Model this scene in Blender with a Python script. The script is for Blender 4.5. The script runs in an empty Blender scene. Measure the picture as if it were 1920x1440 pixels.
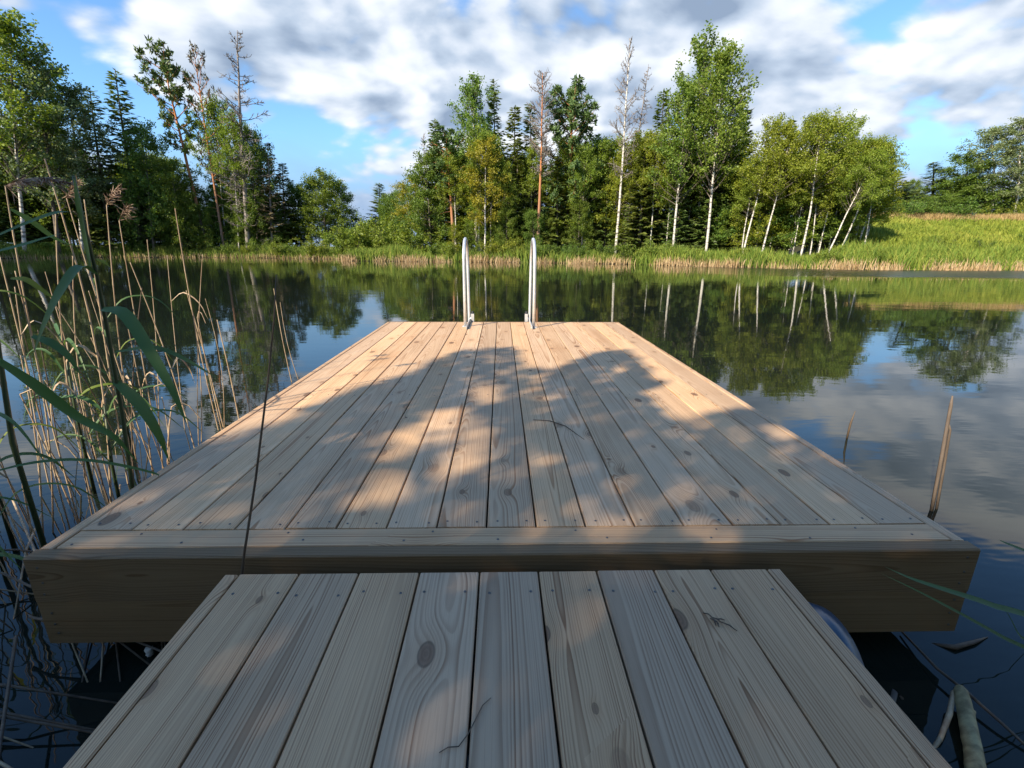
import bpy, math, random
import numpy as np
from mathutils import Matrix, Vector

R = math.radians
scene = bpy.context.scene
COL = scene.collection

# ------------------------------------------------------------------ camera
cam_data = bpy.data.cameras.new("camera")
cam_data.sensor_fit = 'HORIZONTAL'
cam_data.sensor_width = 36.0
cam_data.lens = 890.96 / 1920 * 36.0
cam_data.clip_start = 0.02
cam_data.clip_end = 5000
cam = bpy.data.objects.new("camera", cam_data)
COL.objects.link(cam)
_r = Vector((0.99973038, -0.02265091, 0.00510838))
_d = Vector((-0.00130949, -0.27464962, -0.96154348))
_f = Vector((0.02318285, 0.96127755, -0.27460523))
cam.matrix_world = Matrix(((_r.x, -_d.x, -_f.x, 0), (_r.y, -_d.y, -_f.y, 0), (_r.z, -_d.z, -_f.z, 0.82), (0, 0, 0, 1)))
scene.camera = cam

# ------------------------------------------------------------------ render / exposure
scene.render.engine = 'CYCLES'
scene.cycles.use_denoising = True
scene.cycles.max_bounces = 6
scene.cycles.diffuse_bounces = 3
scene.cycles.glossy_bounces = 3
scene.cycles.transmission_bounces = 3
scene.cycles.caustics_reflective = False
scene.cycles.caustics_refractive = False
scene.view_settings.view_transform = 'Standard'
scene.view_settings.look = 'None'
scene.view_settings.gamma = 1
scene.view_settings.exposure = 1.35
scene.view_settings.use_curve_mapping = False

# ------------------------------------------------------------------ node helper
class NT:
    def __init__(self, tree):
        self.t = tree
        tree.nodes.clear()
    def n(self, kind, **kw):
        nd = self.t.nodes.new(kind)
        for k, v in kw.items():
            setattr(nd, k, v)
        return nd
    def put(self, sock, v):
        if v is None:
            return
        if isinstance(v, bpy.types.NodeSocket):
            self.t.links.new(v, sock)
        elif isinstance(v, (tuple, list)):
            if len(v) == 3 and len(sock.default_value) == 4:
                v = tuple(v) + (1,)
            sock.default_value = v
        else:
            sock.default_value = v
    def m(self, op, a, b=None, c=None, clamp=False):
        nd = self.n('ShaderNodeMath', operation=op, use_clamp=clamp)
        self.put(nd.inputs[0], a); self.put(nd.inputs[1], b)
        if c is not None:
            self.put(nd.inputs[2], c)
        return nd.outputs[0]
    def v(self, op, a, b=None, out=0):
        nd = self.n('ShaderNodeVectorMath', operation=op)
        self.put(nd.inputs[0], a)
        if op == 'SCALE':
            self.put(nd.inputs[3], b)
        else:
            self.put(nd.inputs[1], b)
        return nd.outputs['Value'] if op in ('DOT_PRODUCT', 'LENGTH', 'DISTANCE') else nd.outputs[0]
    def comb(self, x, y, z):
        nd = self.n('ShaderNodeCombineXYZ')
        for i, q in enumerate((x, y, z)):
            self.put(nd.inputs[i], q)
        return nd.outputs[0]
    def sep(self, a):
        nd = self.n('ShaderNodeSeparateXYZ'); self.put(nd.inputs[0], a)
        return nd.outputs
    def noise(self, vec, scale, detail=2.0, rough=0.5, dist=0.0, dim='3D'):
        nd = self.n('ShaderNodeTexNoise', noise_dimensions=dim)
        self.put(nd.inputs['Vector'], vec)
        nd.inputs['Scale'].default_value = scale
        nd.inputs['Detail'].default_value = detail
        nd.inputs['Roughness'].default_value = rough
        nd.inputs['Distortion'].default_value = dist
        return nd.outputs['Fac']
    def step(self, x, a, b, lo=0.0, hi=1.0):
        nd = self.n('ShaderNodeMapRange', interpolation_type='SMOOTHSTEP')
        self.put(nd.inputs['Value'], x)
        self.put(nd.inputs['From Min'], a); self.put(nd.inputs['From Max'], b)
        nd.inputs['To Min'].default_value = lo; nd.inputs['To Max'].default_value = hi
        return nd.outputs[0]
    def mix(self, f, a, b, blend='MIX'):
        nd = self.n('ShaderNodeMix', data_type='RGBA', blend_type=blend)
        self.put(nd.inputs[0], f); self.put(nd.inputs[6], a); self.put(nd.inputs[7], b)
        return nd.outputs[2]
    def ramp(self, f, stops):
        nd = self.n('ShaderNodeValToRGB')
        self.put(nd.inputs[0], f)
        el = nd.color_ramp.elements
        while len(el) < len(stops):
            el.new(0.5)
        for e, (p, c) in zip(el, stops):
            e.position = p; e.color = tuple(c) + (1,) if len(c) == 3 else c
        return nd.outputs[0]
    def bump(self, h, strength, dist):
        nd = self.n('ShaderNodeBump')
        self.put(nd.inputs['Strength'], strength); nd.inputs['Distance'].default_value = dist
        self.put(nd.inputs['Height'], h)
        return nd.outputs[0]

# ------------------------------------------------------------------ sun and sky
SUN_EL = R(35.0)
SUN_TO = Vector((-math.cos(SUN_EL) * 0.7071, -math.cos(SUN_EL) * 0.7071, math.sin(SUN_EL)))   # towards the sun: behind, left
world = bpy.data.worlds.new("World")
scene.world = world
world.use_nodes = True
w = NT(world.node_tree)
sky = w.n('ShaderNodeTexSky', sky_type='NISHITA', sun_disc=False)
sky.sun_elevation = SUN_EL
sky.sun_rotation = R(225.0)
sky.air_density = 1.0
sky.dust_density = 0.4
sky.ozone_density = 3.0
dirn = w.n('ShaderNodeTexCoord').outputs['Generated']
dx, dy, dz = w.sep(dirn)
dzc = w.m('MAXIMUM', dz, 0.0)
den = w.m('ADD', dzc, 0.34)
cu = w.m('DIVIDE', dx, den); cv = w.m('DIVIDE', dy, den)
cp = w.comb(cu, cv, 0.0)
warp = w.noise(cp, 0.7, 2.0, 0.5)
cpw = w.v('ADD', cp, w.comb(w.m('MULTIPLY', warp, 0.55), w.m('MULTIPLY', warp, 0.35), 7.3))
def clouds(vec):
    vo = w.n('ShaderNodeTexVoronoi', voronoi_dimensions='2D', feature='SMOOTH_F1')
    w.put(vo.inputs['Vector'], vec)
    vo.inputs['Scale'].default_value = 4.6
    vo.inputs['Detail'].default_value = 2.0
    vo.inputs['Roughness'].default_value = 0.55
    vo.inputs['Smoothness'].default_value = 0.6
    base_n = w.noise(vec, 1.35, 8.0, 0.53, 0.2)
    return w.m('ADD', base_n, w.m('MULTIPLY', w.m('SUBTRACT', 0.42, vo.outputs['Distance']), 0.20))
n1 = clouds(cpw)
n2 = clouds(w.v('ADD', cpw, (-0.10, -0.085, 0.0)))
def lobe(v3, a, b):
    v3 = Vector(v3).normalized()
    return w.step(w.v('DOT_PRODUCT', dirn, tuple(v3)), a, b)
bias = w.m('ADD', 0.172, w.m('MULTIPLY', lobe((0.12, 1.0, 0.24), 0.86, 0.99), 0.055))
bias = w.m('SUBTRACT', bias, w.m('MULTIPLY', lobe((-0.83, 0.85, 0.42), 0.955, 0.995), 0.17))
bias = w.m('SUBTRACT', bias, w.m('MULTIPLY', w.step(dzc, 0.32, 0.50), 0.25))
cov = w.step(w.m('ADD', n1, bias), 0.475, 0.585)
lit = w.m('ADD', 0.45, w.m('MULTIPLY', w.m('SUBTRACT', n1, n2), 3.6))
thick = w.step(w.m('ADD', n1, bias), 0.56, 0.78)
big = w.step(w.noise(cp, 0.55, 3.0, 0.5), 0.38, 0.66)
lit = w.m('SUBTRACT', lit, w.m('MULTIPLY', w.m('MULTIPLY', thick, big), 0.34))
lit = w.m('ADD', lit, 0.10, clamp=True)
ccol = w.ramp(lit, [(0.0, (1.25, 1.65, 2.3)), (0.36, (2.25, 2.7, 3.35)), (0.62, (3.3, 3.6, 4.05)), (1.0, (4.5, 4.65, 4.85))])
blue = w.mix(1.0, sky.outputs[0], (0.66, 0.87, 1.0), 'MULTIPLY')
sky_col = w.mix(cov, blue, ccol)
# far cloud bank lying along the whole horizon
sky_col = w.mix(w.step(w.m('ADD', dzc, w.m('MULTIPLY', n1, 0.10)), 0.10, 0.24, 0.85, 0.0), sky_col, (1.35, 2.0, 3.05))
bg = w.n('ShaderNodeBackground')
bg.inputs['Strength'].default_value = 0.1
w.put(bg.inputs['Color'], sky_col)
w.t.links.new(bg.outputs[0], w.n('ShaderNodeOutputWorld').inputs[0])

sun_data = bpy.data.lights.new("sun", 'SUN')
sun_data.energy = 3.7
sun_data.angle = R(0.55)
sun_data.color = (1.0, 0.86, 0.66)
sun = bpy.data.objects.new("sun", sun_data)
COL.objects.link(sun)
sun.rotation_euler = SUN_TO.to_track_quat('Z', 'Y').to_euler()
sun.location = SUN_TO * 40

# ------------------------------------------------------------------ materials
def new_mat(name):
    m = bpy.data.materials.new(name)
    m.use_nodes = True
    return m, NT(m.node_tree)

def finish(nt, shader):
    nt.t.links.new(shader, nt.n('ShaderNodeOutputMaterial').inputs[0])

def principled(nt, color, rough=0.6, spec=0.3, metal=0.0, normal=None, ior=None):
    p = nt.n('ShaderNodeBsdfPrincipled')
    nt.put(p.inputs['Base Color'], color)
    nt.put(p.inputs['Roughness'], rough)
    nt.put(p.inputs['Specular IOR Level'], spec)
    nt.put(p.inputs['Metallic'], metal)
    if ior:
        p.inputs['IOR'].default_value = ior
    if normal is not None:
        nt.put(p.inputs['Normal'], normal)
    return p.outputs[0]

def wood_material(name, light_a, light_b, late, knot, weather, var=0.32, kbig=1.0, kmin=0.33):
    """Sawn softwood: growth rings cut by the board face, knots that bend the grain, fine fibre."""
    m, nt = new_mat(name)
    rnd = nt.n('ShaderNodeObjectInfo').outputs['Random']
    wn = nt.n('ShaderNodeTexWhiteNoise', noise_dimensions='1D')
    nt.put(wn.inputs['W'], nt.m('MULTIPLY', rnd, 913.7))
    r1, r2, r3 = nt.sep(wn.outputs['Color'])
    P = nt.n('ShaderNodeTexCoord').outputs['Object']
    off = nt.comb(nt.m('MULTIPLY', r1, 37.0), nt.m('MULTIPLY', r2, 53.0), nt.m('MULTIPLY', r3, 19.0))
    Po = nt.v('ADD', P, off)
    x, y, z = nt.sep(P)
    wan = nt.m('SUBTRACT', nt.noise(nt.v('MULTIPLY', Po, (3.0, 0.55, 3.0)), 1.0, 2.0), 0.5)
    wig = nt.m('SUBTRACT', nt.noise(nt.v('MULTIPLY', Po, (14.0, 2.6, 14.0)), 1.0, 2.0), 0.5)
    # knots
    vor = nt.n('ShaderNodeTexVoronoi', voronoi_dimensions='2D', feature='F1')
    nt.put(vor.inputs['Vector'], nt.v('MULTIPLY', Po, (5.6, 3.0, 1.0)))
    vor.inputs['Scale'].default_value = 1.0
    kr, kg, kb = nt.sep(vor.outputs['Color'])
    on = nt.m('GREATER_THAN', kr, kmin)
    d = nt.m('ADD', nt.m('MULTIPLY', vor.outputs['Distance'], 0.18), nt.m('MULTIPLY', wig, 0.006))
    ks = nt.m('ADD', 0.0045 * kbig, nt.m('MULTIPLY', nt.m('MULTIPLY', kg, kg), 0.0155 * kbig))
    dk = nt.m('DIVIDE', d, ks)
    gk = nt.m('MULTIPLY', on, nt.m('EXPONENT', nt.m('MULTIPLY', nt.m('MULTIPLY', dk, dk), -0.16)))
    # rings
    x0 = nt.m('MULTIPLY', nt.m('SUBTRACT', r1, 0.5), 0.13)
    z0 = nt.m('ADD', 0.012, nt.m('MULTIPLY', nt.m('MULTIPLY', r2, r2), 0.07))
    xx = nt.m('ADD', nt.m('SUBTRACT', x, x0), nt.m('MULTIPLY', wan, 0.05))
    zz = nt.m('ADD', nt.m('ADD', z, z0), nt.m('MULTIPLY', wan, 0.035))
    rr = nt.m('SQRT', nt.m('ADD', nt.m('MULTIPLY', xx, xx), nt.m('MULTIPLY', zz, zz)))
    rr = nt.m('ADD', rr, nt.m('MULTIPLY', nt.m('MULTIPLY', y, nt.m('SUBTRACT', r3, 0.5)), 0.05))
    rr = nt.m('ADD', rr, nt.m('MULTIPLY', wig, 0.0035))
    rr = nt.m('ADD', rr, nt.m('MULTIPLY', gk, nt.m('MULTIPLY', ks, 1.5)))
    sp = nt.m('ADD', 135.0, nt.m('MULTIPLY', r3, 110.0))
    irr = nt.noise(nt.comb(nt.m('ADD', nt.m('MULTIPLY', rr, 42.0), nt.m('MULTIPLY', r1, 80.0)), 0.0, 0.0), 1.0, 1.0)
    rr = nt.m('ADD', rr, nt.m('MULTIPLY', irr, 0.022))
    rc = nt.m('ADD', nt.m('MULTIPLY', rr, sp), 40.0)
    ph = nt.m('FRACT', rc)
    wr = nt.n('ShaderNodeTexWhiteNoise', noise_dimensions='1D')
    nt.put(wr.inputs['W'], nt.m('ADD', nt.m('FLOOR', rc), nt.m('MULTIPLY', r1, 500.0)))
    fade = nt.noise(nt.v('MULTIPLY', Po, (22.0, 1.6, 22.0)), 1.0, 2.0)
    ring = nt.m('MULTIPLY', nt.step(ph, 0.22, 0.84), nt.step(ph, 0.88, 1.0, 1.0, 0.0))
    ring = nt.m('MULTIPLY', ring, nt.m('MULTIPLY', nt.m('ADD', 0.25, nt.m('MULTIPLY', wr.outputs['Value'], 0.85)), nt.step(fade, 0.22, 0.62, 0.35, 1.0)))
    fib = nt.noise(nt.v('MULTIPLY', Po, (420.0, 7.0, 420.0)), 1.0, 2.0)
    blot = nt.noise(nt.v('MULTIPLY', Po, (7.0, 0.9, 7.0)), 1.0, 3.0)
    blot2 = nt.noise(nt.v('MULTIPLY', Po, (2.5, 1.7, 2.5)), 1.0, 3.0)
    # colour
    col = nt.mix(nt.step(r2, 0.1, 0.9), light_a, light_b)
    col = nt.mix(nt.step(blot, 0.42, 0.72, 0.0, weather), col, nt.mix(1.0, col, (0.82, 0.83, 0.85), 'MULTIPLY'))
    col = nt.mix(nt.step(blot2, 0.52, 0.75, 0.0, 0.55), col, nt.mix(1.0, col, (0.86, 0.76, 0.66), 'MULTIPLY'))
    rs = nt.m('MULTIPLY', ring, nt.m('ADD', 0.50, nt.m('MULTIPLY', blot, 0.75)), clamp=True)
    col = nt.mix(rs, col, nt.mix(1.0, col, late, 'MULTIPLY'))
    col = nt.mix(nt.step(fib, 0.46, 0.75, 0.0, 0.30), col, nt.mix(1.0, col, (0.58, 0.53, 0.49), 'MULTIPLY'))
    col = nt.mix(nt.m('MULTIPLY', gk, 0.42), col, nt.mix(1.0, col, (0.80, 0.66, 0.52), 'MULTIPLY'))
    core = nt.m('MULTIPLY', on, nt.step(dk, 0.75, 1.05, 1.0, 0.0))
    kring = nt.m('ADD', 0.5, nt.m('MULTIPLY', nt.m('SINE', nt.m('MULTIPLY', dk, 15.0)), 0.5))
    kcol = nt.mix(nt.m('MULTIPLY', kring, 0.5), knot, nt.mix(1.0, knot, (0.5, 0.45, 0.4), 'MULTIPLY'))
    col = nt.mix(nt.m('MULTIPLY', core, nt.m('ADD', 0.30, nt.m('MULTIPLY', kb, 0.60))), col, kcol)
    rim = nt.m('MULTIPLY', on, nt.m('MULTIPLY', nt.step(dk, 0.78, 0.98), nt.step(dk, 1.02, 1.25, 1.0, 0.0)))
    col = nt.mix(nt.m('MULTIPLY', rim, nt.m('ADD', 0.2, nt.m('MULTIPLY', kb, 0.6))), col, (0.07, 0.042, 0.026))
    val = nt.m('ADD', 1.0 - var / 2, nt.m('MULTIPLY', r1, var))
    col = nt.mix(1.0, col, nt.comb(val, val, val), 'MULTIPLY')
    h = nt.m('ADD', nt.m('MULTIPLY', ring, 0.6), nt.m('MULTIPLY', fib, 0.55))
    nrm = nt.bump(h, 0.5, 0.0010)
    rough = nt.m('ADD', 0.50, nt.m('MULTIPLY', blot, 0.22))
    finish(nt, principled(nt, col, rough, 0.35, 0.0, nrm))
    return m

def leaf_material(name, dark, mid, light, trans=0.35, clump=0.35, var=0.12):
    m, nt = new_mat(name)
    isl = nt.n('ShaderNodeNewGeometry').outputs['Random Per Island']
    oi = nt.n('ShaderNodeObjectInfo')
    pos = nt.n('ShaderNodeTexCoord').outputs['Object']
    big = nt.noise(nt.v('ADD', pos, nt.comb(nt.m('MULTIPLY', oi.outputs['Random'], 60.0), 0.0, 0.0)), clump, 2.0)
    f = nt.m('ADD', nt.m('MULTIPLY', isl, 0.55), nt.m('MULTIPLY', big, 0.5))
    col = nt.ramp(f, [(0.12, dark), (0.5, mid), (0.88, light)])
    v = nt.m('ADD', 1.0 - var, nt.m('MULTIPLY', oi.outputs['Random'], 2 * var))
    col = nt.mix(1.0, col, nt.comb(v, 1.0, nt.m('SUBTRACT', 2.0, v)), 'MULTIPLY')
    p = principled(nt, col, 0.5, 0.35)
    tr = nt.n('ShaderNodeBsdfTranslucent')
    nt.put(tr.inputs['Color'], nt.mix(1.0, col, (1.15, 1.1, 0.45), 'MULTIPLY'))
    mx = nt.n('ShaderNodeMixShader')
    mx.inputs[0].default_value = trans
    nt.t.links.new(p, mx.inputs[1]); nt.t.links.new(tr.outputs[0], mx.inputs[2])
    finish(nt, mx.outputs[0])
    return m

def bark_material(name, kind):
    m, nt = new_mat(name)
    P = nt.n('ShaderNodeTexCoord').outputs['Object']
    rnd = nt.n('ShaderNodeObjectInfo').outputs['Random']
    P = nt.v('ADD', P, nt.comb(nt.m('MULTIPLY', rnd, 30.0), 0.0, nt.m('MULTIPLY', rnd, 11.0)))
    g = nt.noise(nt.v('MULTIPLY', P, (14.0, 14.0, 3.0)), 1.0, 4.0, 0.6)
    if kind == 'birch':
        b = nt.noise(nt.v('MULTIPLY', P, (3.0, 3.0, 9.0)), 1.0, 3.0, 0.6)
        col = nt.mix(nt.step(b, 0.53, 0.60), (0.62, 0.60, 0.55), (0.10, 0.09, 0.08))
        col = nt.mix(nt.step(g, 0.4, 0.7, 0, 0.5), col, (0.45, 0.42, 0.38))
    elif kind == 'pine':
        z = nt.sep(nt.n('ShaderNodeTexCoord').outputs['Object'])[2]
        up = nt.step(nt.m('ADD', z, nt.m('MULTIPLY', g, 3.0)), 1.5, 7.0)
        col = nt.mix(up, (0.24, 0.17, 0.13), (0.44, 0.19, 0.085))
        col = nt.mix(nt.step(g, 0.5, 0.7, 0, 0.6), col, (0.12, 0.09, 0.075))
    elif kind == 'dead':
        col = nt.mix(nt.step(g, 0.35, 0.7), (0.30, 0.27, 0.25), (0.14, 0.12, 0.11))
    else:
        col = nt.mix(nt.step(g, 0.35, 0.7), (0.19, 0.165, 0.14), (0.08, 0.068, 0.055))
    finish(nt, principled(nt, col, 0.85, 0.2, 0.0, nt.bump(g, 0.6, 0.02)))
    return m

def simple_material(name, a, b, scale=(8, 8, 8), rough=0.6, spec=0.3, metal=0.0, bump=0.0):
    m, nt = new_mat(name)
    P = nt.n('ShaderNodeTexCoord').outputs['Object']
    rnd = nt.n('ShaderNodeObjectInfo').outputs['Random']
    P = nt.v('ADD', P, nt.comb(nt.m('MULTIPLY', rnd, 17.0), nt.m('MULTIPLY', rnd, 9.0), 0.0))
    g = nt.noise(nt.v('MULTIPLY', P, scale), 1.0, 4.0, 0.6)
    col = nt.mix(nt.step(g, 0.3, 0.7), a, b)
    finish(nt, principled(nt, col, rough, spec, metal, nt.bump(g, bump, 0.003) if bump else None))
    return m

def island_material(name, stops, rough=0.7, trans=0.2, patch=0.25, patch_w=0.4):
    """blades: colour by blade plus slow drift over the ground"""
    m, nt = new_mat(name)
    isl = nt.n('ShaderNodeNewGeometry').outputs['Random Per Island']
    pos = nt.n('ShaderNodeNewGeometry').outputs['Position']
    big = nt.noise(pos, patch, 3.0)
    f = nt.m('ADD', nt.m('MULTIPLY', isl, 1.0 - patch_w), nt.m('MULTIPLY', big, patch_w))
    col = nt.ramp(f, stops)
    p = principled(nt, col, rough, 0.25)
    tr = nt.n('ShaderNodeBsdfTranslucent'); nt.put(tr.inputs['Color'], col)
    mx = nt.n('ShaderNodeMixShader'); mx.inputs[0].default_value = trans
    nt.t.links.new(p, mx.inputs[1]); nt.t.links.new(tr.outputs[0], mx.inputs[2])
    finish(nt, mx.outputs[0])
    return m

M = {}
M['deck'] = wood_material('deck_wood', (0.68, 0.445, 0.25), (0.58, 0.405, 0.255), (0.52, 0.37, 0.255), (0.20, 0.105, 0.055), 0.5, 0.26)
M['gangway'] = wood_material('weathered_wood', (0.57, 0.365, 0.20), (0.50, 0.355, 0.23), (0.42, 0.31, 0.24), (0.17, 0.095, 0.055), 0.8, 0.30, 1.15, 0.12)
M['shaded_fascia'] = wood_material('shaded_fascia_wood', (0.225, 0.142, 0.068), (0.21, 0.135, 0.068), (0.6, 0.5, 0.4), (0.12, 0.065, 0.035), 0.3, 0.10)  # same wood as the deck, the front face's shade put into its colour
M['birch_leaf'] = leaf_material('birch_leaf', (0.095, 0.145, 0.018), (0.24, 0.32, 0.038), (0.38, 0.44, 0.066), 0.5)
M['yellow_leaf'] = leaf_material('yellow_birch_leaf', (0.13, 0.15, 0.018), (0.28, 0.30, 0.035), (0.42, 0.41, 0.055), 0.45)
M['pale_leaf'] = leaf_material('pale_leaf', (0.09, 0.125, 0.05), (0.205, 0.26, 0.11), (0.35, 0.40, 0.21), 0.42)
M['aspen_leaf'] = leaf_material('aspen_leaf', (0.066, 0.126, 0.02), (0.18, 0.28, 0.045), (0.31, 0.40, 0.08), 0.47)
M['alder_leaf'] = leaf_material('alder_leaf', (0.05, 0.10, 0.017), (0.13, 0.215, 0.034), (0.235, 0.325, 0.056), 0.44)
M['willow_leaf'] = leaf_material('willow_leaf', (0.08, 0.135, 0.018), (0.20, 0.275, 0.036), (0.33, 0.375, 0.066), 0.45)
M['spruce_needle'] = leaf_material('spruce_needle', (0.040, 0.072, 0.017), (0.12, 0.175, 0.04), (0.22, 0.27, 0.064), 0.3)
M['pine_needle'] = leaf_material('pine_needle', (0.036, 0.076, 0.024), (0.10, 0.165, 0.048), (0.18, 0.25, 0.074), 0.25)
M['grey_needle'] = leaf_material('thinning_needle', (0.05, 0.052, 0.035), (0.105, 0.10, 0.065), (0.17, 0.155, 0.10), 0.1)
M['bark'] = bark_material('grey_bark', 'grey')
M['birch_bark'] = bark_material('birch_bark', 'birch')
M['pine_bark'] = bark_material('pine_bark', 'pine')
M['dead_bark'] = bark_material('dead_bark', 'dead')
M['dry_reed'] = simple_material('dry_reed', (0.50, 0.39, 0.25), (0.30, 0.20, 0.12), (30, 30, 4), 0.55, 0.35)
M['dry_plume'] = simple_material('dry_plume', (0.36, 0.27, 0.18), (0.20, 0.13, 0.10), (40, 40, 40), 0.8, 0.2)
M['green_reed'] = leaf_material('green_reed_leaf', (0.045, 0.10, 0.035), (0.068, 0.14, 0.045), (0.10, 0.185, 0.055), 0.3, 1.5)
M['reed_stem'] = simple_material('green_reed_stem', (0.030, 0.048, 0.018), (0.05, 0.07, 0.03), (20, 20, 4), 0.45, 0.4)
M['sunlit_reed'] = leaf_material('painted_sun_reed_leaf', (0.12, 0.17, 0.02), (0.17, 0.23, 0.03), (0.22, 0.27, 0.05), 0.45, 1.5)  # green reed leaf again, with sunlight painted in as a yellower colour
M['brown_stalk'] = simple_material('brown_stalk', (0.13, 0.095, 0.065), (0.07, 0.05, 0.035), (30, 30, 6), 0.6, 0.3)
M['old_reed'] = simple_material('old_reed', (0.17, 0.135, 0.11), (0.09, 0.07, 0.055), (30, 30, 5), 0.7, 0.25)
M['log'] = simple_material('barkless_log', (0.46, 0.38, 0.20), (0.20, 0.16, 0.085), (30, 30, 3), 0.7, 0.25, 0, 0.5)
M['steel'] = simple_material('galvanised_steel', (0.80, 0.81, 0.82), (0.66, 0.68, 0.70), (40, 40, 40), 0.42, 0.5, 0.6, 0.15)
M['screw'] = simple_material('screw_steel', (0.20, 0.19, 0.18), (0.10, 0.09, 0.08), (300, 300, 300), 0.4, 0.5, 0.8)
M['black_plastic'] = simple_material('black_plastic', (0.012, 0.012, 0.013), (0.02, 0.02, 0.021), (6, 6, 6), 0.5, 0.4)
M['blue_plastic'] = simple_material('blue_plastic', (0.016, 0.045, 0.085), (0.022, 0.058, 0.10), (6, 6, 6), 0.28, 0.5)
M['white_foam'] = simple_material('white_foam', (0.75, 0.75, 0.73), (0.6, 0.6, 0.57), (60, 60, 60), 0.8, 0.2)
M['dark_metal'] = simple_material('rubber_cap', (0.02, 0.022, 0.028), (0.03, 0.033, 0.04), (40, 40, 40), 0.45, 0.4)
M['grass'] = island_material('bank_grass', [(0.2, (0.075, 0.14, 0.02)), (0.5, (0.18, 0.27, 0.038)), (0.85, (0.33, 0.34, 0.07))])
M['field'] = island_material('field_grass', [(0.25, (0.085, 0.145, 0.02)), (0.5, (0.22, 0.28, 0.035)), (0.75, (0.36, 0.36, 0.07))], 0.7, 0.25, 0.38, 0.72)
M['straw'] = island_material('dry_grass_heads', [(0.2, (0.32, 0.22, 0.09)), (0.6, (0.45, 0.33, 0.15)), (0.9, (0.52, 0.42, 0.22))])
M['shore_reed'] = island_material('shore_dry_reed', [(0.2, (0.30, 0.19, 0.09)), (0.55, (0.48, 0.35, 0.19)), (0.9, (0.58, 0.46, 0.29))], 0.7, 0.15)

def ground_material():
    m, nt = new_mat('ground')
    P = nt.n('ShaderNodeNewGeometry').outputs['Position']
    a = nt.noise(P, 0.9, 5.0, 0.6); b = nt.noise(P, 0.12, 3.0)
    x, y, z = nt.sep(P)
    grass = nt.mix(nt.step(a, 0.35, 0.65), (0.065, 0.10, 0.018), (0.15, 0.175, 0.035))
    grass = nt.mix(nt.step(b, 0.45, 0.65), grass, (0.19, 0.20, 0.045))
    soil = nt.mix(nt.step(a, 0.35, 0.65), (0.035, 0.032, 0.016), (0.06, 0.052, 0.026))
    k = nt.step(nt.m('DIVIDE', x, nt.m('ADD', nt.m('ABSOLUTE', y), 3.0)), 0.56, 0.66)
    k = nt.m('MAXIMUM', k, nt.step(y, 75.0, 100.0))
    col = nt.mix(k, soil, grass)
    finish(nt, principled(nt, col, 0.95, 0.1, 0.0, nt.bump(a, 0.8, 0.15)))
    return m
M['ground'] = ground_material()

def water_material():
    m, nt = new_mat('lake_water')
    P = nt.n('ShaderNodeNewGeometry').outputs['Position']
    x, y, z = nt.sep(P)
    n_fine = nt.noise(nt.v('MULTIPLY', P, (1.6, 4.2, 1.0)), 1.0, 3.0, 0.55)
    n_mid = nt.noise(nt.v('MULTIPLY', P, (0.45, 1.1, 1.0)), 1.0, 2.0, 0.5)
    calm = nt.step(nt.noise(nt.v('MULTIPLY', P, (0.05, 0.13, 1.0)), 1.0, 2.0), 0.40, 0.66, 0.35, 1.0)
    # a breath of wind ruffles the water close to the right-hand bank
    gust = nt.m('MULTIPLY', nt.step(x, 9.0, 19.0), nt.step(nt.m('ADD', nt.m('ADD', y, nt.m('MULTIPLY', x, 0.12)), nt.m('MULTIPLY', n_mid, 2.2)), 24.4, 26.6))
    amp = nt.m('ADD', calm, nt.m('MULTIPLY', gust, 7.0))
    h = nt.m('ADD', nt.m('MULTIPLY', n_fine, 0.65), nt.m('MULTIPLY', n_mid, 1.5))
    bp = nt.n('ShaderNodeBump')
    bp.inputs['Distance'].default_value = 0.0045
    nt.put(bp.inputs['Strength'], 1.0)
    nt.put(bp.inputs['Height'], nt.m('MULTIPLY', h, amp))
    finish(nt, principled(nt, (0.010, 0.014, 0.011), nt.m('ADD', 0.015, nt.m('MULTIPLY', gust, 0.26)), 0.5, 0.0, bp.outputs[0], 1.333))
    return m
M['water'] = water_material()

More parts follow.
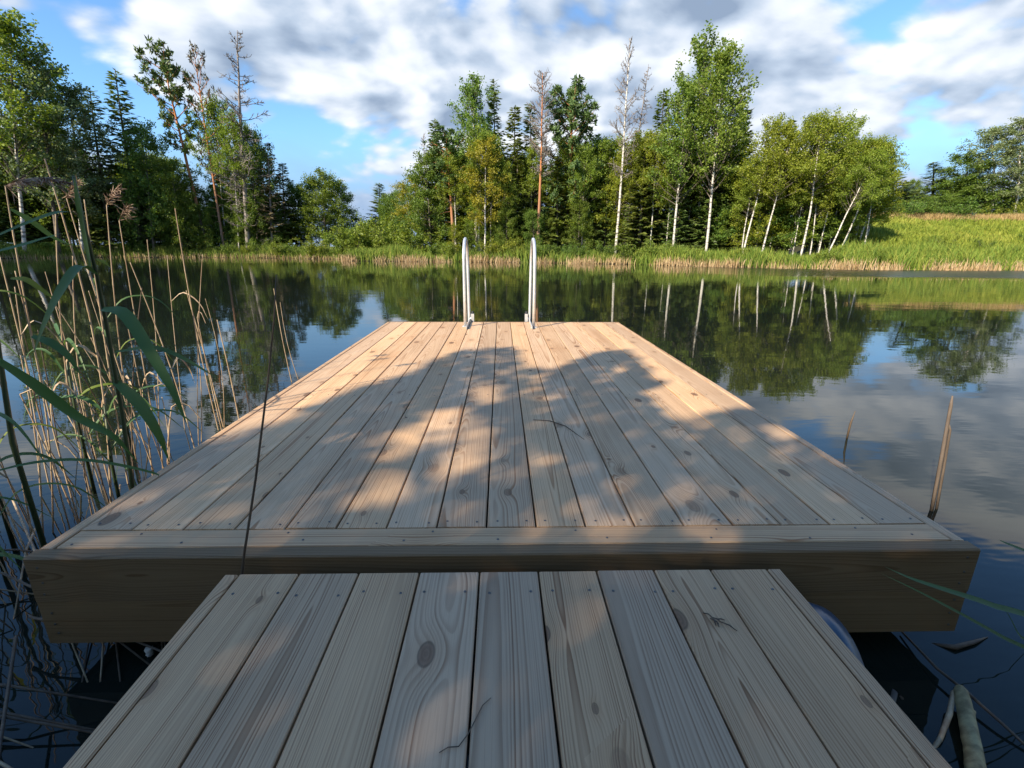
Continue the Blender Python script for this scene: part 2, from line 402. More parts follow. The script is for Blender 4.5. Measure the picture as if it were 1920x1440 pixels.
# ------------------------------------------------------------------ mesh helpers
class Geo:
    def __init__(self):
        self.v = []; self.q = []; self.t = []; self.nv = 0
    def add(self, verts, quads=None, tris=None):
        verts = np.asarray(verts, np.float32).reshape(-1, 3)
        if quads is not None and len(quads):
            self.q.append(np.asarray(quads, np.int32) + self.nv)
        if tris is not None and len(tris):
            self.t.append(np.asarray(tris, np.int32) + self.nv)
        self.v.append(verts); self.nv += len(verts)
    def tube(self, pts, rad, sides=6, cap=True):
        pts = np.asarray(pts, float); n = len(pts)
        rad = np.broadcast_to(np.asarray(rad, float), (n,))
        tan = np.gradient(pts, axis=0)
        tan /= np.linalg.norm(tan, axis=1)[:, None] + 1e-9
        ref = np.array([0.0, 0, 1]) if abs(tan[0, 2]) < 0.9 else np.array([1.0, 0, 0])
        u = np.cross(tan, ref); u /= np.linalg.norm(u, axis=1)[:, None] + 1e-9
        w_ = np.cross(tan, u)
        a = np.arange(sides) * 2 * math.pi / sides
        ring = (u[:, None, :] * np.cos(a)[None, :, None] + w_[:, None, :] * np.sin(a)[None, :, None]) * rad[:, None, None] + pts[:, None, :]
        i = np.arange(n - 1)[:, None] * sides; j = np.arange(sides)[None, :]; k = (j + 1) % sides
        quads = np.stack([i + j, i + k, i + sides + k, i + sides + j], -1).reshape(-1, 4)
        tris = []
        if cap and sides > 2:
            tris = [(0, b + 1, b) for b in range(1, sides - 1)] + [((n - 1) * sides, (n - 1) * sides + b, (n - 1) * sides + b + 1) for b in range(1, sides - 1)]
        self.add(ring.reshape(-1, 3), quads, tris)
    def leaves(self, c, axis, nrm, L, W):
        """rhombus leaves: centre, axis, face normal, half length, half width"""
        c = np.asarray(c, float); axis = axis / (np.linalg.norm(axis, axis=1)[:, None] + 1e-9)
        s = np.cross(nrm, axis); s /= np.linalg.norm(s, axis=1)[:, None] + 1e-9
        L = np.broadcast_to(L, (len(c),))[:, None]; W = np.broadcast_to(W, (len(c),))[:, None]
        vs = np.stack([c - axis * L, c + s * W - axis * L * 0.1, c + axis * L, c - s * W - axis * L * 0.1], 1).reshape(-1, 3)
        self.add(vs, np.arange(len(c) * 4).reshape(-1, 4))
    def box(self, lo, hi):
        x0, y0, z0 = lo; x1, y1, z1 = hi
        v = [(x0, y0, z0), (x1, y0, z0), (x1, y1, z0), (x0, y1, z0), (x0, y0, z1), (x1, y0, z1), (x1, y1, z1), (x0, y1, z1)]
        self.add(v, [(0, 3, 2, 1), (4, 5, 6, 7), (0, 1, 5, 4), (1, 2, 6, 5), (2, 3, 7, 6), (3, 0, 4, 7)])
    def lathe(self, prof, sides=24, axis='z'):
        a = np.arange(sides) * 2 * math.pi / sides
        prof = np.asarray(prof, float)
        ring = np.stack([prof[:, None, 0] * np.cos(a), prof[:, None, 0] * np.sin(a), np.repeat(prof[:, 1:2], sides, 1)], -1)
        if axis == 'x':
            ring = ring[..., [2, 0, 1]]
        n = len(prof)
        i = np.arange(n - 1)[:, None] * sides; j = np.arange(sides)[None, :]; k = (j + 1) % sides
        self.add(ring.reshape(-1, 3), np.stack([i + j, i + k, i + sides + k, i + sides + j], -1).reshape(-1, 4))
    def mesh(self, name, mat, smooth=False):
        me = bpy.data.meshes.new(name)
        V = np.concatenate(self.v) if self.v else np.zeros((0, 3), np.float32)
        Q = np.concatenate(self.q) if self.q else np.zeros((0, 4), np.int32)
        T = np.concatenate(self.t) if self.t else np.zeros((0, 3), np.int32)
        me.vertices.add(len(V)); me.vertices.foreach_set('co', V.astype(np.float32).ravel())
        nl = Q.size + T.size
        me.loops.add(nl); me.loops.foreach_set('vertex_index', np.concatenate([Q.ravel(), T.ravel()]).astype(np.int32))
        me.polygons.add(len(Q) + len(T))
        st = np.concatenate([np.arange(len(Q)) * 4, Q.size + np.arange(len(T)) * 3]).astype(np.int32)
        me.polygons.foreach_set('loop_start', st)
        me.update(calc_edges=True)
        me.validate()
        if smooth:
            me.shade_smooth()
        else:
            me.shade_flat()
        me.materials.append(M[mat] if isinstance(mat, str) else mat)
        return me

def ob(name, mesh, parent=None, loc=(0, 0, 0), rot=(0, 0, 0), **props):
    o = bpy.data.objects.new(name, mesh)
    COL.objects.link(o)
    o.location = loc; o.rotation_euler = rot
    if parent is not None:
        o.parent = parent
    for k, v in props.items():
        if v is not None:
            o[k] = v
    return o

def bevel_board(name, L, Wd, T, mat, b=0.003):
    """sawn board along local Y, top at z=0, arrises eased"""
    g = Geo()
    prof = [(-Wd / 2, -T), (-Wd / 2, -b), (-Wd / 2 + b, 0), (Wd / 2 - b, 0), (Wd / 2, -b), (Wd / 2, -T)]
    a = [(p[0], -L / 2, p[1]) for p in prof]; c = [(p[0], L / 2, p[1]) for p in prof]
    quads = [(i, i + 6, (i + 1) % 6 + 6, (i + 1) % 6) for i in range(6)]
    g.add(a + c, quads + [(0, 1, 4, 5), (1, 2, 3, 4), (11, 10, 7, 6), (10, 9, 8, 7)])
    return g.mesh(name, mat)

# ------------------------------------------------------------------ the setting
WATER = -0.38
SHORE = [(-2.6, -1.4), (-6, -1.2), (-12, 0), (-24, 5), (-44, 14), (-60, 28), (-57, 42), (-49, 47.5), (-43.5, 55.5), (-36, 57), (-29.3, 56.8),
         (-22, 54.2), (-19.3, 52.8), (-17, 52.4), (-15.3, 50), (-14.4, 46.1), (-11, 45.2), (-6.7, 44.7), (-2, 43.6), (1, 43), (5, 41.7), (9.3, 40.1), (13.6, 36.3), (16.9, 33.2),
         (21, 31), (25.6, 30.2), (33.2, 30.4), (45, 31.5), (58, 29), (64, 16), (52, 4), (30, -2), (12, -2.4), (2.4, -1.6)]
_S = np.array(SHORE, float)

def shore_dist(x, y):
    """distance to the shoreline, positive on land"""
    x = np.atleast_1d(np.asarray(x, float)); y = np.atleast_1d(np.asarray(y, float))
    best = np.full(x.shape, 1e9); inside = np.zeros(x.shape, bool)
    n = len(_S)
    for i in range(n):
        ax, ay = _S[i]; bx, by = _S[(i + 1) % n]
        ex, ey = bx - ax, by - ay
        t = np.clip(((x - ax) * ex + (y - ay) * ey) / (ex * ex + ey * ey), 0, 1)
        best = np.minimum(best, np.hypot(x - ax - t * ex, y - ay - t * ey))
        c = ((ay > y) != (by > y)) & (x < (bx - ax) * (y - ay) / (by - ay + 1e-12) + ax)
        inside ^= c
    return np.where(inside, -best, best)

def sstep(a, b, x):
    t = np.clip((x - a) / (b - a), 0, 1)
    return t * t * (3 - 2 * t)

def ground_z(x, y):
    x = np.atleast_1d(np.asarray(x, float)); y = np.atleast_1d(np.asarray(y, float))
    s = shore_dist(x, y)
    s = s + 0.5 * np.sin(x * 0.9) * np.sin(y * 0.8 + 1.0)
    wf = sstep(0.54, 0.68, x / (np.abs(y) + 3.0)) * sstep(10, 25, y)
    land = 0.16 * np.clip(s, 0, 1.5) + 0.02 * np.clip(s, 0, 60)
    field = 0.20 * np.clip(s, 0, 21.5) + 0.012 * np.clip(s - 21.5, 0, 200)
    bed = -0.28 * np.clip(-s, 0, 5)
    z = np.where(s > 0, (1 - wf) * land + wf * np.maximum(field, land), bed)
    return WATER + z - 0.03 + 0.10 * np.sin(x * 0.31 + 1) * np.sin(y * 0.27) * sstep(2, 8, s)

def gz(x, y):
    return float(ground_z(x, y)[0])

def axis_vals(lo, hi, fine, far):
    mid = np.arange(lo, hi + 1e-6, fine)
    out = [hi + (far - hi) * (k / 14) ** 2.2 for k in range(1, 15)]
    low = [lo - (far + lo) * (k / 14) ** 2.2 for k in range(14, 0, -1)]
    return np.concatenate([low, mid, out])

gx = axis_vals(-78, 78, 1.2, 1800); gy = axis_vals(-14, 86, 1.2, 1800)
XX, YY = np.meshgrid(gx, gy)
ZZ = ground_z(XX.ravel(), YY.ravel())
nx, ny = len(gx), len(gy)
g = Geo()
ii = (np.arange(ny - 1)[:, None] * nx + np.arange(nx - 1)[None, :]).ravel()
g.add(np.stack([XX.ravel(), YY.ravel(), ZZ], 1), np.stack([ii, ii + 1, ii + nx + 1, ii + nx], 1))
ob('ground', g.mesh('ground', 'ground', True), kind='structure')

g = Geo()
g.add([(-70, -6, WATER), (72, -6, WATER), (72, 62, WATER), (-70, 62, WATER)], [(0, 1, 2, 3)])
ob('lake_water', g.mesh('lake_water', 'water'), kind='structure')

# ------------------------------------------------------------------ floating dock
PITCH = 0.1525
screw_g = Geo()
screw_g.lathe([(0.0, 0.0004), (0.0014, 0.0004), (0.002, 0.0002), (0.0032, 0.0012), (0.0036, 0.0)], 10)
screw_mesh = screw_g.mesh('screw', 'screw', True)

def screws(board, spots):
    for (sx, sy) in spots:
        ob('screw', screw_mesh, board, (sx, sy, 0.0002))

dock = ob('floating_dock', None, None, (0.03, 3.3, 0), label='large floating timber dock reaching out into the lake', category='dock')
rng = random.Random(5)
DX0, DX1, DY0, DY1 = -1.306, 1.371, 1.145, 5.51
def dchild(name, mesh, loc, rot=(0, 0, 0), parent=None):
    return ob(name, mesh, dock, (loc[0] - 0.03, loc[1] - 3.3, loc[2]), rot)
plank_mesh = bevel_board('plank', DY1 - 1.280 - 0.045, PITCH - 0.0055, 0.028, 'deck')
for i in range(17):
    x = -1.265 + PITCH * (i + 0.5)
    p = dchild('plank', plank_mesh, (x, (1.280 + DY1 - 0.045) / 2 + rng.uniform(-0.002, 0.002), rng.uniform(-0.0012, 0.0012)))
    hl = (DY1 - 1.280 - 0.045) / 2
    sp = []
    for sy in (-hl + 0.028, -hl + 1.36, hl - 1.35, hl - 0.03):
        for sx in (-0.046, 0.046):
            sp.append((sx + rng.uniform(-0.006, 0.006), sy + rng.uniform(-0.006, 0.006)))
    screws(p, sp)
tb = dchild('cross_board', bevel_board('cross_board', DX1 - DX0 - 0.098, 0.084, 0.028, 'deck'), (0.035, 1.2335, 0.0006), (0, 0, R(90)))
screws(tb, [(-0.02 + rng.uniform(-.008, .008), -1.2 + 0.305 * k + rng.uniform(-.03, .03)) for k in range(9)] + [(0.022, -1.05 + 0.43 * k) for k in range(6)])
# rim boards: two high all round; front thicker
front_mesh = bevel_board('fascia_board', DX1 - DX0, 0.046, 0.142, 'shaded_fascia', 0.004)
low_mesh = bevel_board('fascia_board', DX1 - DX0, 0.046, 0.142, 'shaded_fascia', 0.0008)
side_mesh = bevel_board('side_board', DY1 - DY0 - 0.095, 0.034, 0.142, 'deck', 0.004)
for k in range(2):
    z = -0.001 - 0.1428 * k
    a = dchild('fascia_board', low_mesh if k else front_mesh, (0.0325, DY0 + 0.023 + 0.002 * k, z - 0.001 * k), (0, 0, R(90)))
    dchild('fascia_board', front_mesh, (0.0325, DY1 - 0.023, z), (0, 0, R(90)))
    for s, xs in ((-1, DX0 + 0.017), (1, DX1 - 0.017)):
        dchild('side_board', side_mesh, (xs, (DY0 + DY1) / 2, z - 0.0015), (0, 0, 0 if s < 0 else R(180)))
sg = Geo(); sg.lathe([(0.0, -0.001), (0.004, -0.001), (0.005, 0.0)], 10)
for z in (-0.03, -0.075, -0.115, -0.175, -0.22, -0.255):
    for x in (DX0 + 0.03, DX1 - 0.03):
        dchild('screw', screw_mesh, (x + rng.uniform(-.006, .006), DY0 - 0.0004, z + rng.uniform(-.006, .006)), (R(90), 0, 0))
for k in range(5):
    g = Geo(); y0 = 1.30 + k * 1.0
    dchild('joist', bevel_board('joist', DX1 - DX0 - 0.08, 0.045, 0.12, 'shaded_fascia'), (0.0325, y0, -0.0305), (0, 0, R(90)))
def rounded_block(name, sx, sy, sz, r, mat):
    """float block with rounded vertical corners and eased rim"""
    g = Geo(); seg = 6; rings = []
    for zz, ins in ((-sz, 0.03), (-sz + 0.03, 0.0), (-0.02, 0.0), (0.0, 0.02)):
        ring = []
        for cx, cy, a0 in ((1, 1, 0), (-1, 1, 90), (-1, -1, 180), (1, -1, 270)):
            for k in range(seg):
                a = R(a0 + 90 * k / (seg - 1))
                ring.append((cx * (sx / 2 - r) + (r - ins) * math.cos(a), cy * (sy / 2 - r) + (r - ins) * math.sin(a), zz))
        rings.append(ring)
    n = len(rings[0]); v = sum(rings, [])
    q = [(i * n + j, i * n + (j + 1) % n, (i + 1) * n + (j + 1) % n, (i + 1) * n + j) for i in range(3) for j in range(n)]
    t = [(0, j + 1, j) for j in range(1, n - 1)] + [(3 * n, 3 * n + j, 3 * n + j + 1) for j in range(1, n - 1)]
    g.add(v, q, t)
    return g.mesh(name, mat)
fm = rounded_block('float', 0.62, 1.9, 0.42, 0.09, 'black_plastic')
for x in (-0.82, 0.88):
    for y in (2.22, 4.35):
        dchild('float', fm, (x, y, -0.155))

# ------------------------------------------------------------------ swim ladder
def arc_pts(y0, y1, z_top, zb0, zb1, x, inn):
    r = (y1 - y0) / 2; cy = (y0 + y1) / 2
    pts = [(x, y0, zb0), (x, y0, (zb0 + z_top - r) / 2), (x, y0, z_top - r - 0.08)]
    for k in range(0, 13):
        a = math.pi - math.pi * k / 12
        pts.append((x + inn * 0.008 * k / 12, cy + r * math.cos(a), z_top - r + r * math.sin(a)))
    pts += [(x + inn * 0.009, y1, z_top - r - 0.08), (x + inn * 0.014, y1, 0.1), (x + inn * 0.018, y1, zb1)]
    return pts
lad = ob('swim_ladder', None, None, (-0.015, 5.3, 0), label='galvanised steel swim ladder with two arched handrails at the far end of the dock', category='ladder')
for x, inn in ((-0.385, 1), (0.352, -1)):
    yb = 5.13 if x < 0 else 5.07
    g = Geo(); g.tube(arc_pts(yb - 5.3, 5.565 - 5.3, 0.915, 0.004, -1.15, 0, inn), 0.0168, 14)
    ob('handrail', g.mesh('handrail', 'steel', True), lad, (x + 0.015, 0, 0))
    # flat foot bracket, bent plate that clamps the far leg to the dock edge
    g = Geo(); g.box((-0.032, -0.03, 0.0), (0.032, 0.03, 0.005))
    for (bx, by) in ((-0.022, 0.02), (0.022, 0.02), (-0.022, -0.02), (0.022, -0.02)):
        g.box((bx - 0.005, by - 0.005, 0.005), (bx + 0.005, by + 0.005, 0.009))
    ob('foot_plate', g.mesh('foot_plate', 'steel'), lad, (x + 0.015, yb - 5.3, 0.001))
    g = Geo(); s = inn
    xa, xb = sorted((s * 0.021, s * 0.027))
    g.box((xa, -0.36, 0.003), (xb, 0.235, 0.035))
    g.tube([(s * 0.02, 0.262, 0.03), (s * 0.06, 0.262, 0.03)], 0.013, 8)
    xa, xb = sorted((s * 0.038, s * 0.072))
    g.box((xa, 0.235, -0.02), (xb, 0.285, 0.085))
    ob('clamp', g.mesh('clamp', 'steel'), lad, (x + 0.015, 0, 0))
    g = Geo(); g.lathe([(0.0, 0.030), (0.010, 0.028), (0.014, 0.018), (0.014, 0.0)], 12)
    ob('cap', g.mesh('cap', 'dark_metal', True), lad, (x + 0.015 + s * 0.055, 0.26, 0.085))
for z in (-0.18, -0.45, -0.72, -0.99):
    g = Geo(); g.tube([(-0.352, 0.265, 0), (0.349, 0.265, 0)], 0.017, 10)
    ob('rung', g.mesh('rung', 'steel', True), lad, (0, 0, z))

# ------------------------------------------------------------------ gangway
gang = ob('gangway', None, None, (0.0125, 0.0, 0), label='weathered plank gangway in the shade, leading onto the floating dock', category='gangway')
GB = [-0.683, -0.528, -0.373, -0.2145, -0.057, 0.098, 0.2525, 0.405, 0.557, 0.7095]
GL = 2.9; GY = 1.068
for i in range(9):
    wd = GB[i + 1] - GB[i] - 0.005
    me = bevel_board('plank', GL, wd, 0.028, 'gangway', 0.0025)
    p = ob('plank', me, gang, ((GB[i] + GB[i + 1]) / 2 - 0.0125, GY - GL / 2, rng.uniform(-0.001, 0.001)))
    screws(p, [(sx + rng.uniform(-.006, .006), GL / 2 - 0.075 + rng.uniform(-.008, .008)) for sx in (-0.05, 0.05)] +
              [(sx + rng.uniform(-.006, .006), GL / 2 - 0.66 + rng.uniform(-.008, .008)) for sx in (-0.05, 0.05)])
for x in (-0.703, 0.7295):
    ob('side_board', bevel_board('side_board', GL + 0.002, 0.034, 0.13, 'gangway', 0.003), gang, (x - 0.0125, GY - GL / 2, -0.001))
for y in (0.95, 0.1, -0.9):
    ob('joist', bevel_board('joist', 1.38, 0.045, 0.095, 'shaded_fascia'), gang, (0.0, y, -0.0305), (0, 0, R(90)))

# blue float drum tucked under the gangway
g = Geo()
prof = [(0.0, -0.30), (0.10, -0.30), (0.135, -0.285), (0.15, -0.25), (0.15, -0.12), (0.157, -0.10), (0.157, -0.08), (0.15, -0.06), (0.15, 0.06), (0.157, 0.08), (0.157, 0.10), (0.15, 0.12), (0.15, 0.25), (0.138, 0.285), (0.11, 0.30), (0.10, 0.292), (0.0, 0.29)]
g.lathe(prof, 32, 'x')
drum = ob('float_drum', None, None, (0.548, 0.95, -0.36), label='blue plastic float drum showing under the right edge of the gangway', category='drum')
ob('body', g.mesh('body', 'blue_plastic', True), drum, (0.0, 0, 0.165))
g = Geo(); g.lathe([(0.0, 0.02), (0.022, 0.02), (0.026, 0.0)], 14, 'x')
ob('bung', g.mesh('bung', 'blue_plastic', True), drum, (0.29, 0.05, 0.20))

# small white scrap caught under the front edge
g = Geo()
nr = np.random.default_rng(3)
g.tube([(0, 0, 0), (0.006, 0.002, 0.012), (0.002, 0.004, 0.024), (-0.006, 0.0, 0.03)], [0.006, 0.013, 0.012, 0.005], 7)
ob('foam_scrap', g.mesh('foam_scrap', 'white_foam', True), None, (-1.075, 1.19, -0.385), label='small white foam scrap under the front edge of the dock', category='scrap')

# ------------------------------------------------------------------ trees
def trunk_pts(h, nr, wob, n=12):
    t = np.linspace(0, 1, n)
    px = np.cumsum(nr.normal(0, wob, n)) * t; py = np.cumsum(nr.normal(0, wob, n)) * t
    return np.stack([px - px[0], py - py[0], t * h], 1)

def tp(P, u):
    f = np.clip(u, 0, 0.9999) * (len(P) - 1); i = int(f)
    return P[i] + (P[i + 1] - P[i]) * (f - i)

def unit(v):
    return v / (np.linalg.norm(v, axis=-1, keepdims=True) + 1e-9)

def broadleaf(seed, h=10.0, rmax=2.2, base=0.3, up=45, droop=0.0, n1=46, nleaf=5200, leaf=0.075, shape='oval', tr=0.10, spread=0.17, wob=0.05, twig=5):
    nr = np.random.default_rng(seed)
    P = trunk_pts(h, nr, wob)
    tg = Geo(); cg = Geo(); lg = Geo()
    tt = np.linspace(0, 1, 12)
    tg.tube(P, tr * (1 - tt) ** 0.8 + 0.012, 8)
    C = []; A = []
    az = nr.uniform(0, 6.28)
    for k in range(n1):
        u = base + (0.985 - base) * ((k + nr.uniform(0, 1)) / n1)
        s = (u - base) / (1 - base)
        if shape == 'oval':
            prof = (0.35 + 1.0 * math.sin(math.pi * min(1, s * 0.9 + 0.12)) ** 0.8) * 0.78
        elif shape == 'upright':
            prof = 0.25 + 0.85 * (1 - s) ** 0.55
        elif shape == 'dome':
            prof = math.sqrt(max(0.02, 1 - (s * 0.96) ** 2)) * 0.98
        else:
            prof = 1 - 0.8 * s
        az += 2.4 + nr.uniform(-0.5, 0.5)
        Lb = rmax * prof * nr.uniform(0.62, 1.12)
        el = R(up + nr.uniform(-14, 14)) * (0.75 + 0.4 * s)
        d0 = np.array([math.cos(az) * math.cos(el), math.sin(az) * math.cos(el), math.sin(el)])
        b0 = tp(P, u)
        t = np.linspace(0, 1, 6)[:, None]
        L3 = Lb / max(0.62, math.cos(el))
        pts = b0 + d0 * t * L3 + np.array([0, 0, -droop * Lb]) * t ** 2 + nr.normal(0, 0.03 * Lb, (6, 3)) * t
        lg.tube(pts, np.linspace(0.017 * (1.15 - s) + 0.008, 0.005, 6), 4, False)
        for q in range(twig):
            f = nr.uniform(0.3, 1.0)
            c0 = pts[int(f * 4.99)] + (pts[min(5, int(f * 4.99) + 1)] - pts[int(f * 4.99)]) * ((f * 4.99) % 1)
            d1 = unit(d0 * 0.7 + nr.normal(0, 0.65, 3) + np.array([0, 0, 0.25 - droop]))
            l1 = Lb * nr.uniform(0.22, 0.5) * (1.2 - 0.5 * f) + 0.12
            e = c0 + d1 * l1 + np.array([0, 0, -droop * 0.4 * l1])
            if q < 3:
                lg.tube([c0, (c0 + e) / 2 + nr.normal(0, 0.02, 3), e], [0.009, 0.007, 0.004], 3, False)
            C.append((c0, e)); A.append(Lb)
    A = np.array(A) + 0.5 * rmax; pr = A / A.sum()
    idx = nr.choice(len(C), nleaf, p=pr)
    c0 = np.array([c[0] for c in C])[idx]; e0 = np.array([c[1] for c in C])[idx]
    f = nr.beta(1.6, 1.0, nleaf)[:, None]
    pos = c0 + (e0 - c0) * f * 1.08 + nr.normal(0, spread, (nleaf, 3)) * (0.45 + 0.55 * f)
    ax = unit(nr.normal(0, 1, (nleaf, 3)) + np.array([0, 0, -0.5]))
    nm = unit(nr.normal(0, 0.8, (nleaf, 3)) + np.array([0, 0, 0.6]))
    sz = nr.uniform(0.7, 1.3, nleaf) * leaf
    cg.leaves(pos, ax, nm, sz, sz * 0.72)
    return tg, cg, lg

def spruce_geo(seed, h=10.0, r=1.5, base=0.03, live=0.07, thin=1.0, droop=0.24, step=0.20):
    nr = np.random.default_rng(seed)
    tg = Geo(); cg = Geo()
    P = trunk_pts(h, nr, 0.012)
    tt = np.linspace(0, 1, 12)
    tg.tube(P, 0.125 * (1 - tt) + 0.012, 7)
    pos = []; ax = []; nm = []; ll = []; ww = []
    z = base * h
    while z < h * 0.985:
        u = z / h
        nb = nr.integers(4, 7)
        for k in range(nb):
            az = nr.uniform(0, 6.28)
            L = r * ((1 - u) ** 0.72) * nr.uniform(0.6, 1.15) * (0.75 if u < live + 0.08 else 1.0) + 0.10
            sl = 0.55 * u - droop - 0.1 * (1 - u) + nr.uniform(-0.1, 0.1)
            d = np.array([math.cos(az), math.sin(az), sl])
            sd = np.array([-math.sin(az), math.cos(az), 0])
            b0 = tp(P, u)
            t = np.linspace(0, 1, 5)[:, None]
            pts = b0 + d * t * L + np.array([0, 0, 0.22 * L]) * t ** 2.2
            if L > 0.45 and nr.random() < 0.7:
                tg.tube(pts, np.linspace(0.018, 0.005, 5) * (0.5 + L / r * 0.5), 3, False)
            if u < live and nr.random() < 0.75:
                for q in range(3):
                    f = nr.uniform(0.3, 0.9); c0 = b0 + d * f * L
                    tg.tube([c0, c0 + (sd * nr.choice([-1, 1]) + d * 0.5) * 0.28 * L + np.array([0, 0, -0.08])], [0.007, 0.003], 3, False)
                continue
            if nr.random() > thin:
                continue
            n = max(3, int(L / 0.075))
            for q in range(n):
                f = (q + nr.uniform(0, 1)) / n
                if f < 0.12:
                    continue
                c0 = b0 + d * f * L + np.array([0, 0, 0.22 * L * f ** 2.2])
                sgn = 1 if q % 2 else -1
                a = unit(d * 0.75 + sd * sgn * nr.uniform(0.5, 1.1) + np.array([0, 0, nr.uniform(-0.45, 0.05)]))
                tl = (0.09 + 0.20 * L * (1 - f) * 0.8 + 0.05) * nr.uniform(0.7, 1.25)
                pos.append(c0 + a * tl * 0.7); ax.append(a); ll.append(tl); ww.append(0.060 + 0.06 * tl)
                nm.append(unit(np.array([0, 0, 1.0]) + nr.normal(0, 0.45, 3)))
        z += step * nr.uniform(0.75, 1.25) * (1.0 if u < 0.8 else 0.7)
    for q in range(14):   # leader
        a = unit(nr.normal(0, 0.5, 3) + np.array([0, 0, 1.0]))
        pos.append(np.array([P[-1][0], P[-1][1], h * nr.uniform(0.93, 0.995)]) + a * 0.05); ax.append(a); ll.append(0.11); ww.append(0.035)
        nm.append(unit(nr.normal(0, 1, 3)))
    cg.leaves(np.array(pos), np.array(ax), np.array(nm), np.array(ll), np.array(ww))
    return tg, cg

def pine_geo(seed, h=10.0, r=1.3, base=0.55, nb=30, clump=26, per=5, low=10, up=18, cs=0.22):
    nr = np.random.default_rng(seed)
    tg = Geo(); cg = Geo()
    P = trunk_pts(h, nr, 0.022)
    tt = np.linspace(0, 1, 12)
    tg.tube(P, 0.105 * (1 - tt) ** 0.8 + 0.014, 8)
    cc = []
    az = 0
    for k in range(nb):
        u = base + (0.97 - base) * (k + nr.uniform(0, 1)) / nb
        s = (u - base) / (1 - base)
        az += 2.4 + nr.uniform(-0.4, 0.4)
        L = r * (0.35 + 0.85 * math.sin(math.pi * (0.18 + 0.72 * s)) ** 1.0) * nr.uniform(0.55, 1.15)
        el = R(up + nr.uniform(-18, 18) + 22 * s)
        d = np.array([math.cos(az) * math.cos(el), math.sin(az) * math.cos(el), math.sin(el)])
        b0 = tp(P, u); t = np.linspace(0, 1, 5)[:, None]
        pts = b0 + d * t * L + np.array([0, 0, 0.15 * L]) * t ** 2 + nr.normal(0, 0.03, (5, 3)) * t
        tg.tube(pts, np.linspace(0.028, 0.008, 5), 4, False)
        for q in range(per):
            f = nr.uniform(0.4, 1.03)
            c0 = b0 + d * f * L + np.array([0, 0, 0.15 * L * f * f])
            e = c0 + unit(nr.normal(0, 1, 3) + np.array([0, 0, 0.5])) * nr.uniform(0.1, 0.34)
            tg.tube([c0, e], [0.010, 0.005], 3, False)
            cc.append(e)
    for k in range(low):
        u = nr.uniform(0.08, max(0.2, base)); az = nr.uniform(0, 6.28); L = nr.uniform(0.3, 1.0)
        d = np.array([math.cos(az), math.sin(az), nr.uniform(-0.3, 0.25)])
        b0 = tp(P, u)
        tg.tube([b0, b0 + d * L * 0.5, b0 + d * L + np.array([0, 0, -0.1])], [0.014, 0.010, 0.005], 3, False)
    cc.append(np.array([P[-1][0], P[-1][1], h * 0.985])); cc = np.array(cc)
    n = len(cc) * clump
    c = np.repeat(cc, clump, 0)
    a = unit(nr.normal(0, 1, (n, 3)) + np.array([0, 0, 0.55]))
    l = nr.uniform(0.6, 1.2, n) * cs * 0.55
    pos = c + a * l[:, None] * 0.9 + nr.normal(0, 0.05, (n, 3))
    cg.leaves(pos, a, unit(nr.normal(0, 1, (n, 3))), l, 0.040)
    return tg, cg

def dead_geo(seed, h=10.0, r=1.2, base=0.2, n1=60, up=20, twigs=7, tr=0.085, hang=0.0, shape=1.0, needles=0):
    nr = np.random.default_rng(seed)
    tg = Geo(); cg = Geo()
    P = trunk_pts(h, nr, 0.025); tt = np.linspace(0, 1, 12)
    tg.tube(P, tr * (1 - tt) ** 0.85 + 0.010, 8)
    for k in range(n1):
        u = base + (0.99 - base) * (k + nr.uniform(0, 1)) / n1
        s = (u - base) / (1 - base); az = nr.uniform(0, 6.28)
        L = r * ((1 - s) ** shape * 0.9 + 0.14) * nr.uniform(0.4, 1.15) * (1 if s > 0.18 else 0.6)
        el = R(up + nr.uniform(-16, 16)) * (0.4 + s)
        d = np.array([math.cos(az) * math.cos(el), math.sin(az) * math.cos(el), math.sin(el)])
        b0 = tp(P, u); t = np.linspace(0, 1, 6)[:, None]
        pts = b0 + d * t * L + np.array([0, 0, -hang * L]) * t + np.array([0, 0, (0.22 + hang * 0.7) * L]) * t ** 2.5 + nr.normal(0, 0.025 * L, (6, 3)) * t
        cg.tube(pts, np.linspace(0.021, 0.009, 6) * (0.6 + 0.5 * L / r), 4, False)
        for q in range(twigs):
            f = nr.uniform(0.25, 1.0); i = int(f * 4.99)
            c0 = pts[i] + (pts[i + 1] - pts[i]) * ((f * 4.99) % 1)
            d1 = unit(d * 0.6 + nr.normal(0, 0.6, 3) + np.array([0, 0, 0.1]))
            l1 = L * nr.uniform(0.15, 0.4)
            m = c0 + d1 * l1 * 0.5; e = c0 + d1 * l1 + np.array([0, 0, nr.uniform(-0.05, 0.08)])
            cg.tube([c0, m, e], [0.0115, 0.0095, 0.007], 3, False)
            if L > 0.5:
                cg.tube([m, m + unit(d1 + nr.normal(0, 0.7, 3)) * l1 * 0.5], [0.009, 0.006], 3, False)
    return tg, cg

